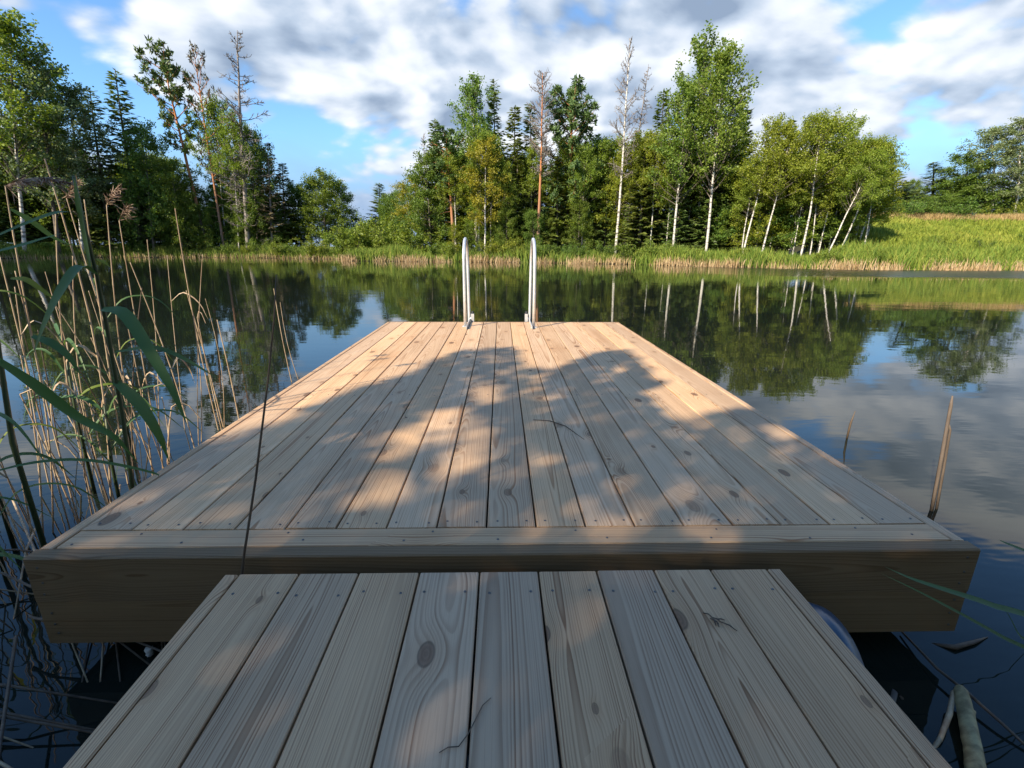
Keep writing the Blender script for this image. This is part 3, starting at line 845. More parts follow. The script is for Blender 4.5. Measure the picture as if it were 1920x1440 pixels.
def bush_geo(seed, h=2.0, r=1.2, stems=11, nleaf=2600, leaf=0.055):
    nr = np.random.default_rng(seed)
    tg = Geo(); cg = Geo(); C = []
    for k in range(stems):
        az = nr.uniform(0, 6.28); tilt = nr.uniform(0.05, 0.75)
        d = unit(np.array([math.cos(az) * tilt, math.sin(az) * tilt, 1.0]))
        L = h * nr.uniform(0.6, 1.05)
        b0 = np.array([math.cos(az), math.sin(az), 0]) * nr.uniform(0, 0.25)
        t = np.linspace(0, 1, 5)[:, None]
        sc = np.array([r / h * 1.5, r / h * 1.5, 1])
        pts = b0 + d * sc * t * L + np.array([math.cos(az), math.sin(az), -0.4]) * 0.18 * L * t ** 2
        tg.tube(pts, np.linspace(0.018, 0.005, 5), 4, False)
        for q in range(9):
            f = nr.uniform(0.15, 1.0); i = int(f * 3.99)
            c0 = pts[i] + (pts[i + 1] - pts[i]) * ((f * 3.99) % 1)
            e = c0 + unit(nr.normal(0, 1, 3) + d * 0.8) * nr.uniform(0.15, 0.42)
            tg.tube([c0, e], [0.006, 0.003], 3, False)
            C.append((c0, e))
    idx = nr.integers(0, len(C), nleaf)
    c0 = np.array([c[0] for c in C])[idx]; e0 = np.array([c[1] for c in C])[idx]
    f = nr.uniform(0, 1.15, nleaf)[:, None]
    pos = c0 + (e0 - c0) * f + nr.normal(0, 0.085, (nleaf, 3))
    pos[:, 2] = np.maximum(pos[:, 2], 0.03)
    a = unit(nr.normal(0, 0.8, (nleaf, 3)) + np.array([0, 0, 0.5]))
    sz = nr.uniform(0.7, 1.3, nleaf) * leaf
    cg.leaves(pos, a, unit(nr.normal(0, 0.8, (nleaf, 3)) + np.array([0, 0, 0.6])), sz * 1.25, sz * 0.5)
    return tg, cg

LIB = {}
def lib(kind, builder, variants, bark, leafmat, design_r, crown='crown'):
    out = []
    for s in range(variants):
        geos = builder(sum(map(ord, kind)) * 7 + s * 131)
        tg, cg = geos[:2]
        out.append((tg.mesh('trunk', bark, True), cg.mesh(crown, leafmat, crown == 'branches') if cg.nv else None, geos[2].mesh('branches', 'bark') if len(geos) > 2 else None))
    LIB[kind] = (out, design_r, crown)

lib('birch', lambda s: broadleaf(s, base=0.48, up=54, droop=0.16, n1=60, nleaf=11500, leaf=0.057, rmax=1.9, shape='upright', tr=0.064, wob=0.05, spread=0.15), 4, 'birch_bark', 'birch_leaf', 2.0)
lib('youngbirch', lambda s: broadleaf(s, base=0.10, up=50, droop=0.12, n1=58, nleaf=14000, leaf=0.058, rmax=2.0, shape='upright', tr=0.06, wob=0.05, spread=0.16), 3, 'birch_bark', 'birch_leaf', 2.0)
lib('yellowbirch', lambda s: broadleaf(s, base=0.30, up=50, droop=0.3, n1=46, nleaf=10500, leaf=0.058, rmax=1.9, tr=0.07, spread=0.15), 2, 'birch_bark', 'yellow_leaf', 1.9)
lib('palebirch', lambda s: broadleaf(s, base=0.22, up=58, droop=0.25, n1=50, nleaf=11000, leaf=0.058, rmax=2.0, tr=0.08, twig=5, spread=0.13), 3, 'birch_bark', 'pale_leaf', 2.0)
lib('aspen', lambda s: broadleaf(s, base=0.34, up=58, droop=-0.15, n1=70, nleaf=11000, leaf=0.056, rmax=1.75, shape='upright', tr=0.06, twig=5, spread=0.11, wob=0.03), 4, 'birch_bark', 'aspen_leaf', 1.75)
lib('paleaspen', lambda s: broadleaf(s, base=0.2, up=50, droop=-0.05, n1=54, nleaf=14000, leaf=0.058, rmax=1.9, shape='dome', tr=0.09, twig=5, spread=0.13), 2, 'bark', 'pale_leaf', 1.9)
lib('alder', lambda s: broadleaf(s, base=0.10, up=34, droop=0.05, n1=60, nleaf=17000, leaf=0.075, rmax=2.7, shape='dome', tr=0.10, spread=0.22), 4, 'bark', 'alder_leaf', 2.7)
lib('spruce', lambda s: spruce_geo(s), 4, 'bark', 'spruce_needle', 1.5)
lib('deadspruce', lambda s: spruce_geo(s, live=0.2, thin=0.5, step=0.24), 1, 'dead_bark', 'grey_needle', 1.5)
lib('pine', lambda s: pine_geo(s, base=0.52), 2, 'pine_bark', 'pine_needle', 1.3)
lib('thinpine', lambda s: pine_geo(s, base=0.40, nb=34, per=3, clump=9, r=1.2), 1, 'pine_bark', 'grey_needle', 1.2)
lib('pinefull', lambda s: pine_geo(s, base=0.16, nb=60, per=7, clump=30, r=2.2, up=24, cs=0.27), 1, 'pine_bark', 'pine_needle', 2.2)
lib('dead', lambda s: dead_geo(s, base=0.12, n1=105, up=16, r=1.25, shape=0.75, twigs=10), 2, 'dead_bark', 'dead_bark', 1.25, 'branches')
lib('deadpine', lambda s: dead_geo(s, base=0.46, n1=110, up=30, r=1.05, twigs=10, shape=0.45), 1, 'pine_bark', 'dead_bark', 0.9, 'branches')
lib('deadbirch', lambda s: dead_geo(s, base=0.38, n1=64, up=42, r=1.15, twigs=9, tr=0.065, shape=0.7), 1, 'birch_bark', 'dead_bark', 1.1, 'branches')
lib('deadspruce2', lambda s: dead_geo(s, base=0.08, n1=120, up=-4, hang=0.25, r=1.0, twigs=9, tr=0.075, shape=0.55), 1, 'dead_bark', 'dead_bark', 0.9, 'branches')
lib('bush', lambda s: bush_geo(s), 4, 'bark', 'willow_leaf', 1.2, 'foliage')
lib('darkbush', lambda s: bush_geo(s + 50, nleaf=2400), 2, 'bark', 'alder_leaf', 1.2, 'foliage')

NAMES = {'birch': 'birch_tree', 'youngbirch': 'birch_tree', 'yellowbirch': 'birch_tree', 'palebirch': 'birch_tree', 'aspen': 'poplar_tree', 'paleaspen': 'poplar_tree', 'alder': 'alder_tree',
         'spruce': 'spruce_tree', 'deadspruce': 'spruce_tree', 'pine': 'pine_tree', 'thinpine': 'pine_tree', 'pinefull': 'pine_tree', 'dead': 'dead_tree',
         'deadpine': 'dead_tree', 'deadbirch': 'dead_tree', 'deadspruce2': 'dead_tree', 'bush': 'willow_bush', 'darkbush': 'willow_bush'}
use = {}
trng = random.Random(11)
def plant(kind, x, y, lx, topz, width, label, group, cat='tree'):
    variants, dr, crown = LIB[kind]
    k = use.get(kind, 0); use[kind] = k + 1
    tm, cm, bm = variants[k % len(variants)]
    z0 = gz(x, y) - 0.05
    H_ = (topz - z0) * {'aspen': 0.93, 'pine': 0.96, 'paleaspen': 0.93, 'palebirch': 0.93, 'birch': 0.95, 'youngbirch': 0.95, 'yellowbirch': 0.95, 'alder': 0.94}.get(kind, 1.0)
    hd = 2.0 if kind in ('bush', 'darkbush') else 10.0
    sxy = (width / dr) if width else H_ / hd
    root = ob(NAMES[kind], None, None, (x, y, z0), (0, 0, 0), label=label, category=cat, group=group)
    lean = math.atan2(lx, H_)
    rz = trng.uniform(0, 6.28)
    root.rotation_mode = 'QUATERNION'
    from mathutils import Quaternion
    root.rotation_quaternion = Quaternion((0, 1, 0), lean) @ Quaternion((0, 0, 1), rz)
    root.scale = (sxy, sxy, math.hypot(H_, lx) / hd)
    ob('trunk', tm, root)
    if cm:
        ob(crown, cm, root)
    if bm:
        ob('branches', bm, root)
    return root

TREES = [
    ('aspen', -47.3, 50.0, 3.7, 20.4, 4.6, 'tallest leafy tree at the far left edge of the picture'),
    ('paleaspen', -44.8, 51.0, 2.2, 17.9, 4.0, 'grey-green leafy tree second from the left edge'),
    ('palebirch', -41.6, 50.0, 1.9, 15.3, 3.6, 'pale silvery leafy tree leaning left in the left wood'),
    ('spruce', -41.9, 58.5, 1.0, 18.9, 3.4, 'bushy dark conifer left of the tall slender pine'),
    ('spruce', -44.6, 57.5, 1.3, 16.8, 3.2, 'dark spruce crammed between leafy trees of the left wood'),
    ('alder', -39.1, 56.5, 1.1, 13.1, 3.0, 'low dark leafy tree below the tall slender pine'),
    ('alder', -36.5, 57.5, 0.3, 9.9, 2.6, 'small leafy tree at the foot of the slender pine'),
    ('pine', -34.8, 59.5, -1.7, 21.7, 2.5, 'tall slender pine with a tufted crown and long bare trunk'),
    ('thinpine', -32.9, 59.5, 0.1, 21.1, 1.6, 'thin half-dead pine between the slender pine and the bare larch'),
    ('dead', -30.1, 59.5, 2.1, 23.0, 4.0, 'tall bare larch standing highest in the left wood'),
    ('birch', -33.3, 60.5, 1.4, 16.4, 2.6, 'leafy birch under the thin half-dead pine'),
    ('birch', -31.2, 59.5, 1.2, 14.9, 2.2, 'green birch at the foot of the bare larch'),
    ('alder', -29.5, 60.5, 1.3, 14.1, 2.2, 'round leafy tree just right of the bare larch'),
    ('deadspruce', -27.7, 60.5, 1.0, 12.4, 2.2, 'greyish thinning spruce at the right flank of the left wood'),
    ('spruce', -26.9, 62.5, 0.7, 10.5, 2.3, 'last dark spruce at the right end of the left wood'),
    ('alder', -26.8, 65.5, 0.5, 8.5, 2.2, 'leafy tree left of the round tree beside the gap'),
    ('alder', -22.2, 63.0, 0.7, 9.6, 3.3, 'round dense leafy tree left of the gap in the woods'),
    ('alder', -20.7, 65.0, 0.4, 8.8, 2.6, 'shaded leafy tree bordering the left side of the gap'),
    ('alder', -25.5, 67.0, 0.6, 9.3, 3.0, 'leafy tree behind the round tree by the gap'),
    ('spruce', -16.5, 68.0, 0.4, 9.0, 2.6, 'dark narrow tree bordering the right side of the gap'),
    ('alder', -14.2, 66.0, 0.3, 7.7, 2.8, 'leafy tree second from the gap on its right side'),
    ('alder', -11.0, 60.0, 0.2, 7.8, 2.4, 'leafy tree half hidden behind the bright willow thicket'),
    ('yellowbirch', -8.6, 52.0, 0.2, 7.8, 2.2, 'yellowish young birch at the left end of the middle stand'),
    ('dead', -7.5, 50.5, 0.2, 11.4, 1.2, 'small bare dead tree at the left end of the middle stand'),
    ('spruce', -6.2, 49.5, 0.1, 12.4, 2.2, 'spruce just right of the small bare tree'),
    ('pine', -4.4, 47.5, -0.5, 11.3, 2.0, 'red-stemmed pine left of the tall poplar in the middle stand'),
    ('aspen', -2.4, 48.5, -0.3, 15.4, 2.6, 'tall upright poplar left of the dark spruce in the middle stand'),
    ('spruce', -0.4, 50.5, -0.3, 16.1, 2.0, 'darkest narrow spruce of the middle stand, right of the poplar'),
    ('yellowbirch', -1.5, 45.5, 0.3, 10.0, 2.1, 'yellow-leaved birch in front of the middle stand, left of the ladder'),
    ('spruce', 1.4, 48.5, -0.2, 13.3, 2.4, 'broad green spruce between the yellow birch and the bare red pine'),
    ('spruce', 3.3, 49.5, -0.6, 13.7, 2.2, 'spruce right behind the bare red-stemmed pine'),
    ('deadpine', 3.4, 45.5, 0.3, 15.1, 1.6, 'bare dead pine with a red stem behind the ladder'),
    ('pinefull', 6.6, 47.5, -0.2, 13.9, 3.3, 'broad bushy green pine right of the bare red-stemmed pine'),
    ('spruce', 5.3, 46.5, -0.2, 8.9, 2.0, 'low spruce at the foot of the broad bushy pine'),
    ('spruce', 9.0, 49.5, -0.5, 10.8, 2.1, 'short spruce right of the broad bushy pine'),
    ('birch', 10.1, 48.5, -0.4, 10.4, 2.2, 'leafy birch left of the white dead birch'),
    ('deadbirch', 10.4, 44.5, 0.2, 17.2, 1.9, 'tall white dead birch with a bare crown'),
    ('deadspruce2', 11.4, 45.5, 0.8, 15.8, 1.3, 'dead grey spruce leaning right beside the white dead birch'),
    ('birch', 12.9, 45.5, -0.5, 10.3, 2.2, 'leafy birch behind the dead grey spruce'),
    ('spruce', 14.1, 44.5, -0.6, 13.6, 2.0, 'narrow spruce left of the tallest poplar'),
    ('aspen', 14.2, 40.5, -0.0, 13.1, 2.6, 'poplar with twin white stems, left half of the tall clump'),
    ('aspen', 17.2, 42.5, -1.1, 16.5, 3.1, 'tallest poplar of the far bank with a ragged top'),
    ('aspen', 16.6, 39.5, -0.2, 14.9, 2.8, 'poplar with one white leaning stem, right half of the tall clump'),
    ('spruce', 20.0, 42.5, -0.7, 12.7, 2.6, 'dark spruce at the right flank of the tall poplars'),
    ('spruce', 16.6, 43.5, -0.6, 10.7, 2.6, 'dark spruce hidden behind the twin white stems'),
    ('alder', 18.5, 41.5, -0.2, 7.8, 2.2, 'low leafy tree at the foot of the dark right-hand spruce'),
    ('spruce', 12.4, 47.5, -0.3, 7.8, 2.0, 'small spruce behind the feet of the two dead trees'),
    ('birch', 18.3, 37.0, 1.1, 9.6, 1.9, 'first white-stemmed birch of the right-hand grove, left end'),
    ('spruce', 21.9, 39.0, -0.3, 10.2, 2.0, 'spruce tip poking out of the birch grove'),
    ('birch', 19.2, 36.0, 1.1, 8.8, 1.8, 'second leaning birch from the left in the right-hand grove'),
    ('birch', 21.9, 35.5, 0.6, 9.7, 2.1, 'birch with the longest white stem in the right-hand grove'),
    ('birch', 22.4, 38.0, 0.6, 9.6, 1.9, 'birch behind the longest white stem'),
    ('birch', 24.4, 37.5, 0.9, 9.8, 1.8, 'thin-crowned tall birch second highest in the grove'),
    ('birch', 23.1, 34.5, 2.1, 7.2, 1.6, 'strongly leaning birch near the right end of the grove'),
    ('birch', 25.1, 36.0, 2.0, 8.2, 1.8, 'outermost leaning birch at the right end of the grove'),
    ('birch', 28.6, 39.0, 0.8, 6.7, 2.0, 'low yellow-green birch at the right foot of the grove'),
    ('alder', 24.8, 38.5, 0.0, 6.2, 2.4, 'dark leafy tree inside the birch grove'),
    ('alder', 21.8, 38.5, -0.4, 6.2, 2.4, 'dark leafy tree behind the second leaning birch'),
    ('spruce', 20.9, 40.0, -0.2, 7.5, 2.4, 'dark spruce behind the first birches of the grove'),
    ('spruce', 44.2, 56.0, -0.7, 9.4, 3.0, 'blue-green conifer at the left end of the field'),
    ('spruce', 47.6, 58.0, -0.8, 8.2, 3.0, 'short conifer beside the gap above the field'),
    ('spruce', 52.6, 60.0, -1.4, 10.9, 3.0, 'pointed dark spruce standing alone above the field'),
    ('alder', 52.8, 58.0, -0.8, 8.8, 3.2, 'rounded deep green tree right of the pointed spruce'),
    ('alder', 55.0, 58.0, -1.4, 11.6, 3.6, 'largest rounded deep green tree above the field'),
    ('alder', 48.8, 55.0, -0.6, 6.7, 2.4, 'low round tree in front of the pointed spruce'),
    ('palebirch', 56.0, 56.0, -1.7, 14.1, 3.0, 'tall pale birch above the field, left of the edge'),
    ('palebirch', 57.6, 55.0, -1.7, 14.9, 3.2, 'tallest pale birch at the right edge of the picture'),
    ('palebirch', 60.8, 56.0, -1.6, 13.7, 3.0, 'pale birch cut by the right edge of the picture'),
    ('alder', 57.7, 57.0, -1.0, 7.3, 2.6, 'low leafy tree between the two tall pale birches'),
    ('alder', 61.7, 58.0, -1.3, 8.3, 3.0, 'low grey-green tree at the right edge above the field'),
]
for (kind, x, y, lx, topz, width, label) in TREES:
    for _ in range(60):
        if shore_dist(x, y)[0] > 0.9:
            break
        x *= 1.006; y *= 1.006; topz = 0.82 + (topz - 0.82) * 1.006
    grp = ('trees of the left wood' if x < -18.3 else 'trees by the gap' if x < -9 else 'trees of the middle stand' if x < 11.6 and kind else
           'trees round the tall poplars' if x < 18 or (kind == 'spruce' and x < 20) else 'trees of the birch grove' if x < 31 else 'trees above the field')
    plant(kind, x, y, lx, topz, width, label, grp)

# trees further back in each wood: they close the gaps between the trees named above
ORD = ['first', 'second', 'third', 'fourth', 'fifth', 'sixth', 'seventh', 'eighth', 'ninth', 'tenth', 'eleventh', 'twelfth', 'thirteenth', 'fourteenth', 'fifteenth', 'sixteenth',
       'seventeenth', 'eighteenth', 'nineteenth', 'twentieth', 'twenty-first', 'twenty-second', 'twenty-third', 'twenty-fourth', 'twenty-fifth', 'twenty-sixth', 'twenty-seventh', 'twenty-eighth']
def fill(n, x0, x1, y0, y1, kinds, h0, h1, label, group, seed, slim=None):
    r_ = random.Random(seed)
    for i in range(n):
        x = x0 + (x1 - x0) * (i + r_.uniform(0.1, 0.9)) / n; y = r_.uniform(y0, y1)
        kind = r_.choice(kinds); h = r_.uniform(h0, h1)
        lab = label.replace('KIND', {'spruce': 'dark spruce', 'birch': 'green birch', 'youngbirch': 'bushy birch', 'alder': 'leafy alder'}[kind])
        plant(kind, x, y, r_.uniform(-0.3, 0.3), gz(x, y) + h, h * (slim or (0.22 if kind == 'spruce' else 0.27)), lab + ', ' + ORD[i] + ' from the left', group)
fill(24, -64, -27, 62.5, 68, ['spruce', 'alder', 'spruce', 'birch'], 9, 13, 'KIND in the back rows of the left wood', 'back rows of the left wood', 1)
fill(9, -57, -47, 51, 60, ['spruce', 'alder'], 10, 14, 'KIND inside the edge of the left wood', 'inside of the left wood', 2)
fill(14, -44, -27, 58.5, 61.5, ['spruce', 'alder', 'alder'], 5.5, 8.5, 'low KIND filling the foot of the left wood', 'foot of the left wood', 3)
fill(22, -7, 12, 48, 54, ['spruce', 'spruce', 'youngbirch', 'alder'], 8.0, 11.0, 'KIND in the back rows of the middle stand', 'back rows of the middle stand', 4)
fill(13, -5, 12, 45.5, 47, ['spruce', 'alder', 'youngbirch'], 3.0, 5.5, 'low young KIND between the stems of the middle stand', 'young trees in the middle stand', 10)
fill(16, 11, 21, 43, 48, ['spruce', 'spruce', 'youngbirch'], 7.5, 10.5, 'KIND in the back rows behind the tall poplars', 'back rows behind the tall poplars', 5)
fill(18, 18.5, 30, 37.6, 42, ['youngbirch', 'youngbirch', 'spruce', 'youngbirch'], 6.0, 8.2, 'KIND in the back rows of the birch grove', 'back rows of the birch grove', 6)
fill(14, -44, -12, 130, 190, ['spruce', 'birch', 'alder'], 5.5, 9, 'tiny far KIND on the horizon in the gap', 'far trees in the gap', 7)
fill(16, 46, 76, 61, 66, ['alder', 'spruce', 'birch'], 4, 6, 'KIND in the back row above the field', 'back row above the field', 8)
fill(11, -5, 12, 45.6, 48, ['birch', 'spruce', 'birch'], 8.0, 11.5, 'slender KIND among the front stems of the middle stand', 'slender trees of the middle stand', 12, 0.17)
fill(8, 12.5, 20, 40.5, 43, ['birch', 'spruce'], 8.0, 11.0, 'slender KIND under the tall poplars', 'slender trees under the tall poplars', 13, 0.17)
fill(9, 18.5, 28, 36.2, 38.5, ['birch'], 6.5, 8.5, 'slender KIND between the leaning stems of the grove', 'slender birches of the grove', 14, 0.2)
fill(20, -80, -30, 72, 80, ['alder', 'spruce'], 7, 9, 'far KIND behind the left wood', 'far trees behind the left wood', 15)
fill(22, -20, 36, 60, 72, ['alder', 'spruce'], 5, 7, 'far KIND behind the middle stand', 'far trees behind the middle stand', 16)
# left bank, out of the frame: the wood goes on round the shore and shades the left wood's foot
fill(12, -76, -58, 30, 54, ['spruce', 'alder', 'birch'], 15, 21, 'KIND on the left bank where the wood goes on', 'wood on the left bank', 9)

# bushes along the far shore
def bushes(n, pts, kinds, h0, h1, label, group, seed, inset=(0.6, 2.0)):
    r_ = random.Random(seed)
    pts = np.array(pts, float)
    seg = np.linalg.norm(np.diff(pts, axis=0), axis=1); cum = np.concatenate([[0], np.cumsum(seg)])
    for i in range(n):
        d = cum[-1] * (i + r_.uniform(0.1, 0.9)) / n
        k = min(len(seg) - 1, int(np.searchsorted(cum, d)) - 1); k = max(k, 0)
        p = pts[k] + (pts[k + 1] - pts[k]) * (d - cum[k]) / seg[k]
        q = p / np.linalg.norm(p); s = r_.uniform(*inset)
        x, y = p + q * s
        h = r_.uniform(h0, h1)
        plant(r_.choice(kinds), x, y, r_.uniform(-0.1, 0.1), gz(x, y) + h, h * r_.uniform(0.55, 0.8), label + ', ' + ORD[i] + ' from the left', group, 'bush')
bushes(16, [(-46, 52), (-43.5, 55.5), (-36, 57), (-29.3, 56.8), (-22, 54.2), (-19.3, 52.8)], ['darkbush', 'darkbush', 'bush'], 1.3, 2.3, 'low bush at the foot of the left wood', 'bushes along the left wood', 21)
bushes(9, [(-17, 53), (-14, 49), (-11, 47.5), (-7.5, 46.5)], ['bush'], 2.6, 4.3, 'bright green willow in the thicket right of the gap', 'willow thicket right of the gap', 22, (0.8, 4.5))
bushes(13, [(-7, 44.9), (1, 43.2), (5, 41.9), (9.3, 40.3), (13.6, 36.5)], ['bush', 'bush', 'darkbush'], 1.1, 2.0, 'low willow bush in front of the middle stand', 'bushes in front of the middle stand', 23)
bushes(9, [(13.6, 36.5), (16.9, 33.4), (21, 31.2), (25.6, 30.4)], ['bush', 'darkbush'], 0.8, 1.3, 'low willow bush at the feet of the leaning birches', 'bushes at the feet of the birches', 24, (0.8, 2.2))
bushes(7, [(40, 50), (44, 51.5), (52, 52), (62, 53)], ['darkbush', 'bush'], 1.5, 2.8, 'bush along the top edge of the field', 'bushes above the field', 25, (0.5, 3.0))
bushes(18, [(28, 33), (36, 36), (44, 38), (50, 38)], ['bush', 'darkbush'], 0.5, 1.3, 'low scrubby bush on the field slope', 'scrub on the field slope', 26, (-2.5, 9.0))

for (x, y, h, kind, label) in ((1.9, -4.6, 7.0, 'alder', 'added unseen leafy alder on the near bank close behind the gangway'), (4.6, -4.4, 6.5, 'alder', 'added unseen leafy alder on the near bank right of the gangway'),  # unseen trees added behind the camera to block sky light
                               (8.0, -5.2, 8.0, 'birch', 'added unseen birch on the near bank right of the alders'), (3.2, -8.0, 9.0, 'spruce', 'added unseen spruce on the near bank behind the alders'), (12.5, -5.5, 7.0, 'alder', 'added unseen outermost alder on the near bank to the right')):
    plant(kind, x, y, 0.0, gz(x, y) + h, h * 0.27, label, 'trees on the near bank')
for i, (x, y, h) in enumerate(((-7.2, -3.0, 2.0), (-5.4, -2.6, 1.9), (-3.9, -2.7, 1.9), (-2.7, -2.3, 1.8), (-1.55, -2.1, 1.7), (1.55, -2.1, 2.2), (2.7, -2.4, 2.7), (4.0, -2.8, 2.8), (5.6, -3.1, 2.8), (7.4, -3.2, 2.6))):  # unseen hedge added to darken the dock front and gangway
    plant('darkbush', x, y, 0.0, gz(x, y) + h, h * 0.66, 'added unseen willow bush on the near bank by the gangway, ' + ORD[i] + ' from the left', 'added bushes behind the camera', 'bush')

# ------------------------------------------------------------------ near-bank tree that throws the shade
def inside_poly(P, poly):
    x, y = P[:, 0], P[:, 1]; r_ = np.zeros(len(P), bool); n = len(poly)
    for i in range(n):
        ax, ay = poly[i]; bx, by = poly[(i + 1) % n]
        r_ ^= ((ay > y) != (by > y)) & (x < (bx - ax) * (y - ay) / (by - ay + 1e-12) + ax)
    return r_
SHADE = [(-3.4, -1.2), (-3.2, 1.25), (-1.9, 1.7), (-1.21, 1.98), (-1.09, 2.21), (-0.92, 2.63), (-0.61, 3.11), (-0.46, 3.67), (-0.27, 4.0), (0.09, 4.0), (0.17, 3.35), (0.36, 3.15),
         (0.74, 3.79), (1.14, 3.94), (1.02, 3.28), (1.03, 2.87), (0.83, 2.69), (0.87, 2.19), (1.08, 2.31), (1.42, 2.42), (1.6, 1.7), (2.2, 0.9), (3.0, -1.2)]
HOLES = [[(0.42, 2.35), (0.52, 2.45), (0.60, 2.75), (0.50, 2.70)], [(0.18, 2.85), (0.30, 2.95), (0.30, 3.10), (0.20, 3.05)], [(0.72, 1.95), (0.88, 2.0), (0.90, 2.15), (0.78, 2.1)], [(0.72, 3.05), (0.85, 3.1), (0.88, 3.4), (0.76, 3.3)], [(-1.14, 1.40), (-0.90, 1.50), (-0.88, 1.55), (-1.12, 1.47)], [(-0.86, 1.62), (-0.66, 1.75), (-0.64, 1.86), (-0.84, 1.70)], [(-0.34, 2.38), (-0.19, 2.36), (-0.04, 2.13), (-0.04, 1.77), (-0.16, 1.59), (-0.27, 1.57), (-0.26, 1.82), (-0.38, 2.13)],
         [(-0.49, 1.68), (-0.36, 1.63), (-0.27, 1.47), (-0.34, 1.37), (-0.51, 1.4), (-0.54, 1.51)],
         [(-0.51, 2.13), (-0.34, 2.2), (-0.35, 1.94), (-0.46, 1.73), (-0.54, 1.78)],
         [(-0.69, 1.48), (-0.58, 1.48), (-0.57, 1.33), (-0.67, 1.33)], [(0.29, 1.39), (0.37, 1.39), (0.37, 1.28), (0.28, 1.28)],
         [(-0.22, 3.14), (-0.01, 2.75), (-0.03, 2.45), (-0.18, 2.59)], [(-0.27, 1.37), (-0.02, 1.43), (-0.02, 1.29), (-0.29, 1.29)]]
nr = np.random.default_rng(77)
pts = np.stack([nr.uniform(-3.4, 3.0, 60000), nr.uniform(-1.2, 4.1, 60000)], 1)
ok = inside_poly(pts, SHADE)
for hpoly in HOLES:
    ok &= ~(inside_poly(pts, hpoly) & (nr.random(len(pts)) < 0.97))
# the crown is patchy: thin places let a little sun through, its outline frays
thin = 0.5 + 0.5 * np.sin(pts[:, 0] * 4.1 + 1.3 * np.sin(pts[:, 1] * 3.0)) * np.sin(pts[:, 1] * 3.7 + 0.8)
ok &= (nr.random(len(pts)) < 0.32 + 0.68 * thin) | (pts[:, 1] < 1.15)
pts = pts[ok][:24500] + nr.normal(0, 0.02, (min(24500, int(ok.sum())), 2))
td = nr.uniform(7.5, 12.5, len(pts))
td = td + 1.2 * np.sin(pts[:, 0] * 1.7) * np.cos(pts[:, 1] * 1.3)
S3 = np.array(SUN_TO)
leafp = np.concatenate([pts, np.zeros((len(pts), 1))], 1) + S3 * td[:, None]
cg = Geo()
n = len(leafp)
ax_ = unit(nr.normal(0, 1, (n, 3)))
nm_ = unit(nr.normal(0, 0.7, (n, 3)) + S3 * 0.9)
sz = nr.uniform(0.035, 0.065, n)
cg.leaves(leafp, ax_, nm_, sz, sz * 0.75)
BASE = np.array([-7.0, -6.3, gz(-7.0, -6.3) - 0.1])
tg = Geo()
cen = leafp.mean(0)
top = cen + np.array([-0.3, -0.3, 2.2])
tpts = np.array([BASE + (top - BASE) * t + np.array([0.35 * math.sin(3 * t), -0.25 * math.sin(2.2 * t), 0]) for t in np.linspace(0, 1, 14)])
tg.tube(tpts, np.linspace(0.16, 0.03, 14), 10)
cl = leafp[nr.choice(n, 150, replace=False)]
limb_ends = leafp[nr.choice(n, 26, replace=False)]
limbs = []
for e in limb_ends:
    u = np.clip(((e - BASE) @ (top - BASE)) / ((top - BASE) @ (top - BASE)) - 0.22, 0.22, 0.9)
    b0 = tp(tpts, u)
    t = np.linspace(0, 1, 8)[:, None]
    lp = b0 + (e - b0) * t + np.array([0, 0, 0.35]) * np.sin(t * math.pi) + nr.normal(0, 0.04, (8, 3)) * t
    tg.tube(lp, np.linspace(0.04, 0.010, 8), 6, False); limbs.append(lp)
for path, r_b in (([(-0.62, 1.72), (-0.47, 1.57), (-0.35, 1.38), (-0.28, 1.28)], 0.016), ([(-0.38, 1.30), (-0.29, 1.62), (-0.26, 1.9), (-0.16, 2.25)], 0.014), ([(-0.5, 2.02), (-0.37, 1.78), (-0.24, 1.55), (-0.05, 1.5)], 0.010), ([(-0.55, 2.15), (-0.3, 2.02), (-0.1, 2.2), (0.1, 2.5)], 0.011)):
    lp = np.array([(a, b, 0.0) for a, b in path]) + S3 * 8.5 + nr.normal(0, 0.02, (4, 3))
    tg.tube(lp, np.linspace(r_b, r_b * 0.6, 4), 6, False); limbs.append(lp)
allp = np.concatenate(limbs)
for c in cl:
    k = np.argmin(np.linalg.norm(allp - c, axis=1)); b0 = allp[k]
    m_ = (b0 + c) / 2 + nr.normal(0, 0.06, 3)
    tg.tube([b0, m_, c], [0.010, 0.008, 0.004], 4, False)
near = ob('alder_tree', None, None, tuple(BASE), label='leafy alder on the near bank whose crown shades the gangway', category='tree', group='trees on the near bank')
tm = tg.mesh('trunk', 'bark', True); cm = cg.mesh('crown', 'alder_leaf')
for nm2, me in (('trunk', tm), ('crown', cm)):
    ob(nm2, me, near, tuple(-BASE))

# ------------------------------------------------------------------ grass and shore reeds (uncountable)
def blades(P, h, wd, lean, seed, curl=0.25):
    nr = np.random.default_rng(seed); n = len(P)
    az = nr.uniform(0, 6.28, n); s = np.stack([np.cos(az), np.sin(az), np.zeros(n)], 1)
    l = nr.normal(0, 1, (n, 3)) * lean; l[:, 2] = 0
    h = h[:, None]; w_ = (wd * nr.uniform(0.7, 1.3, n))[:, None]
    up_ = np.array([0, 0, 1.0])
    a = P - s * w_; b = P + s * w_
    m = P + (up_ * 0.6 + l * 0.45) * h; c = m + s * w_ * 0.8; d = m - s * w_ * 0.8
    t = P + (up_ * (1 - 0.3 * np.linalg.norm(l, axis=1)[:, None]) + l * (1 + curl)) * h
    v = np.stack([a, b, c, d, t], 1).reshape(-1, 3)
    i = np.arange(n)[:, None] * 5
    g = Geo(); g.add(v, i + np.array([[0, 1, 2, 3]]), i + np.array([[3, 2, 4]]))
    return g

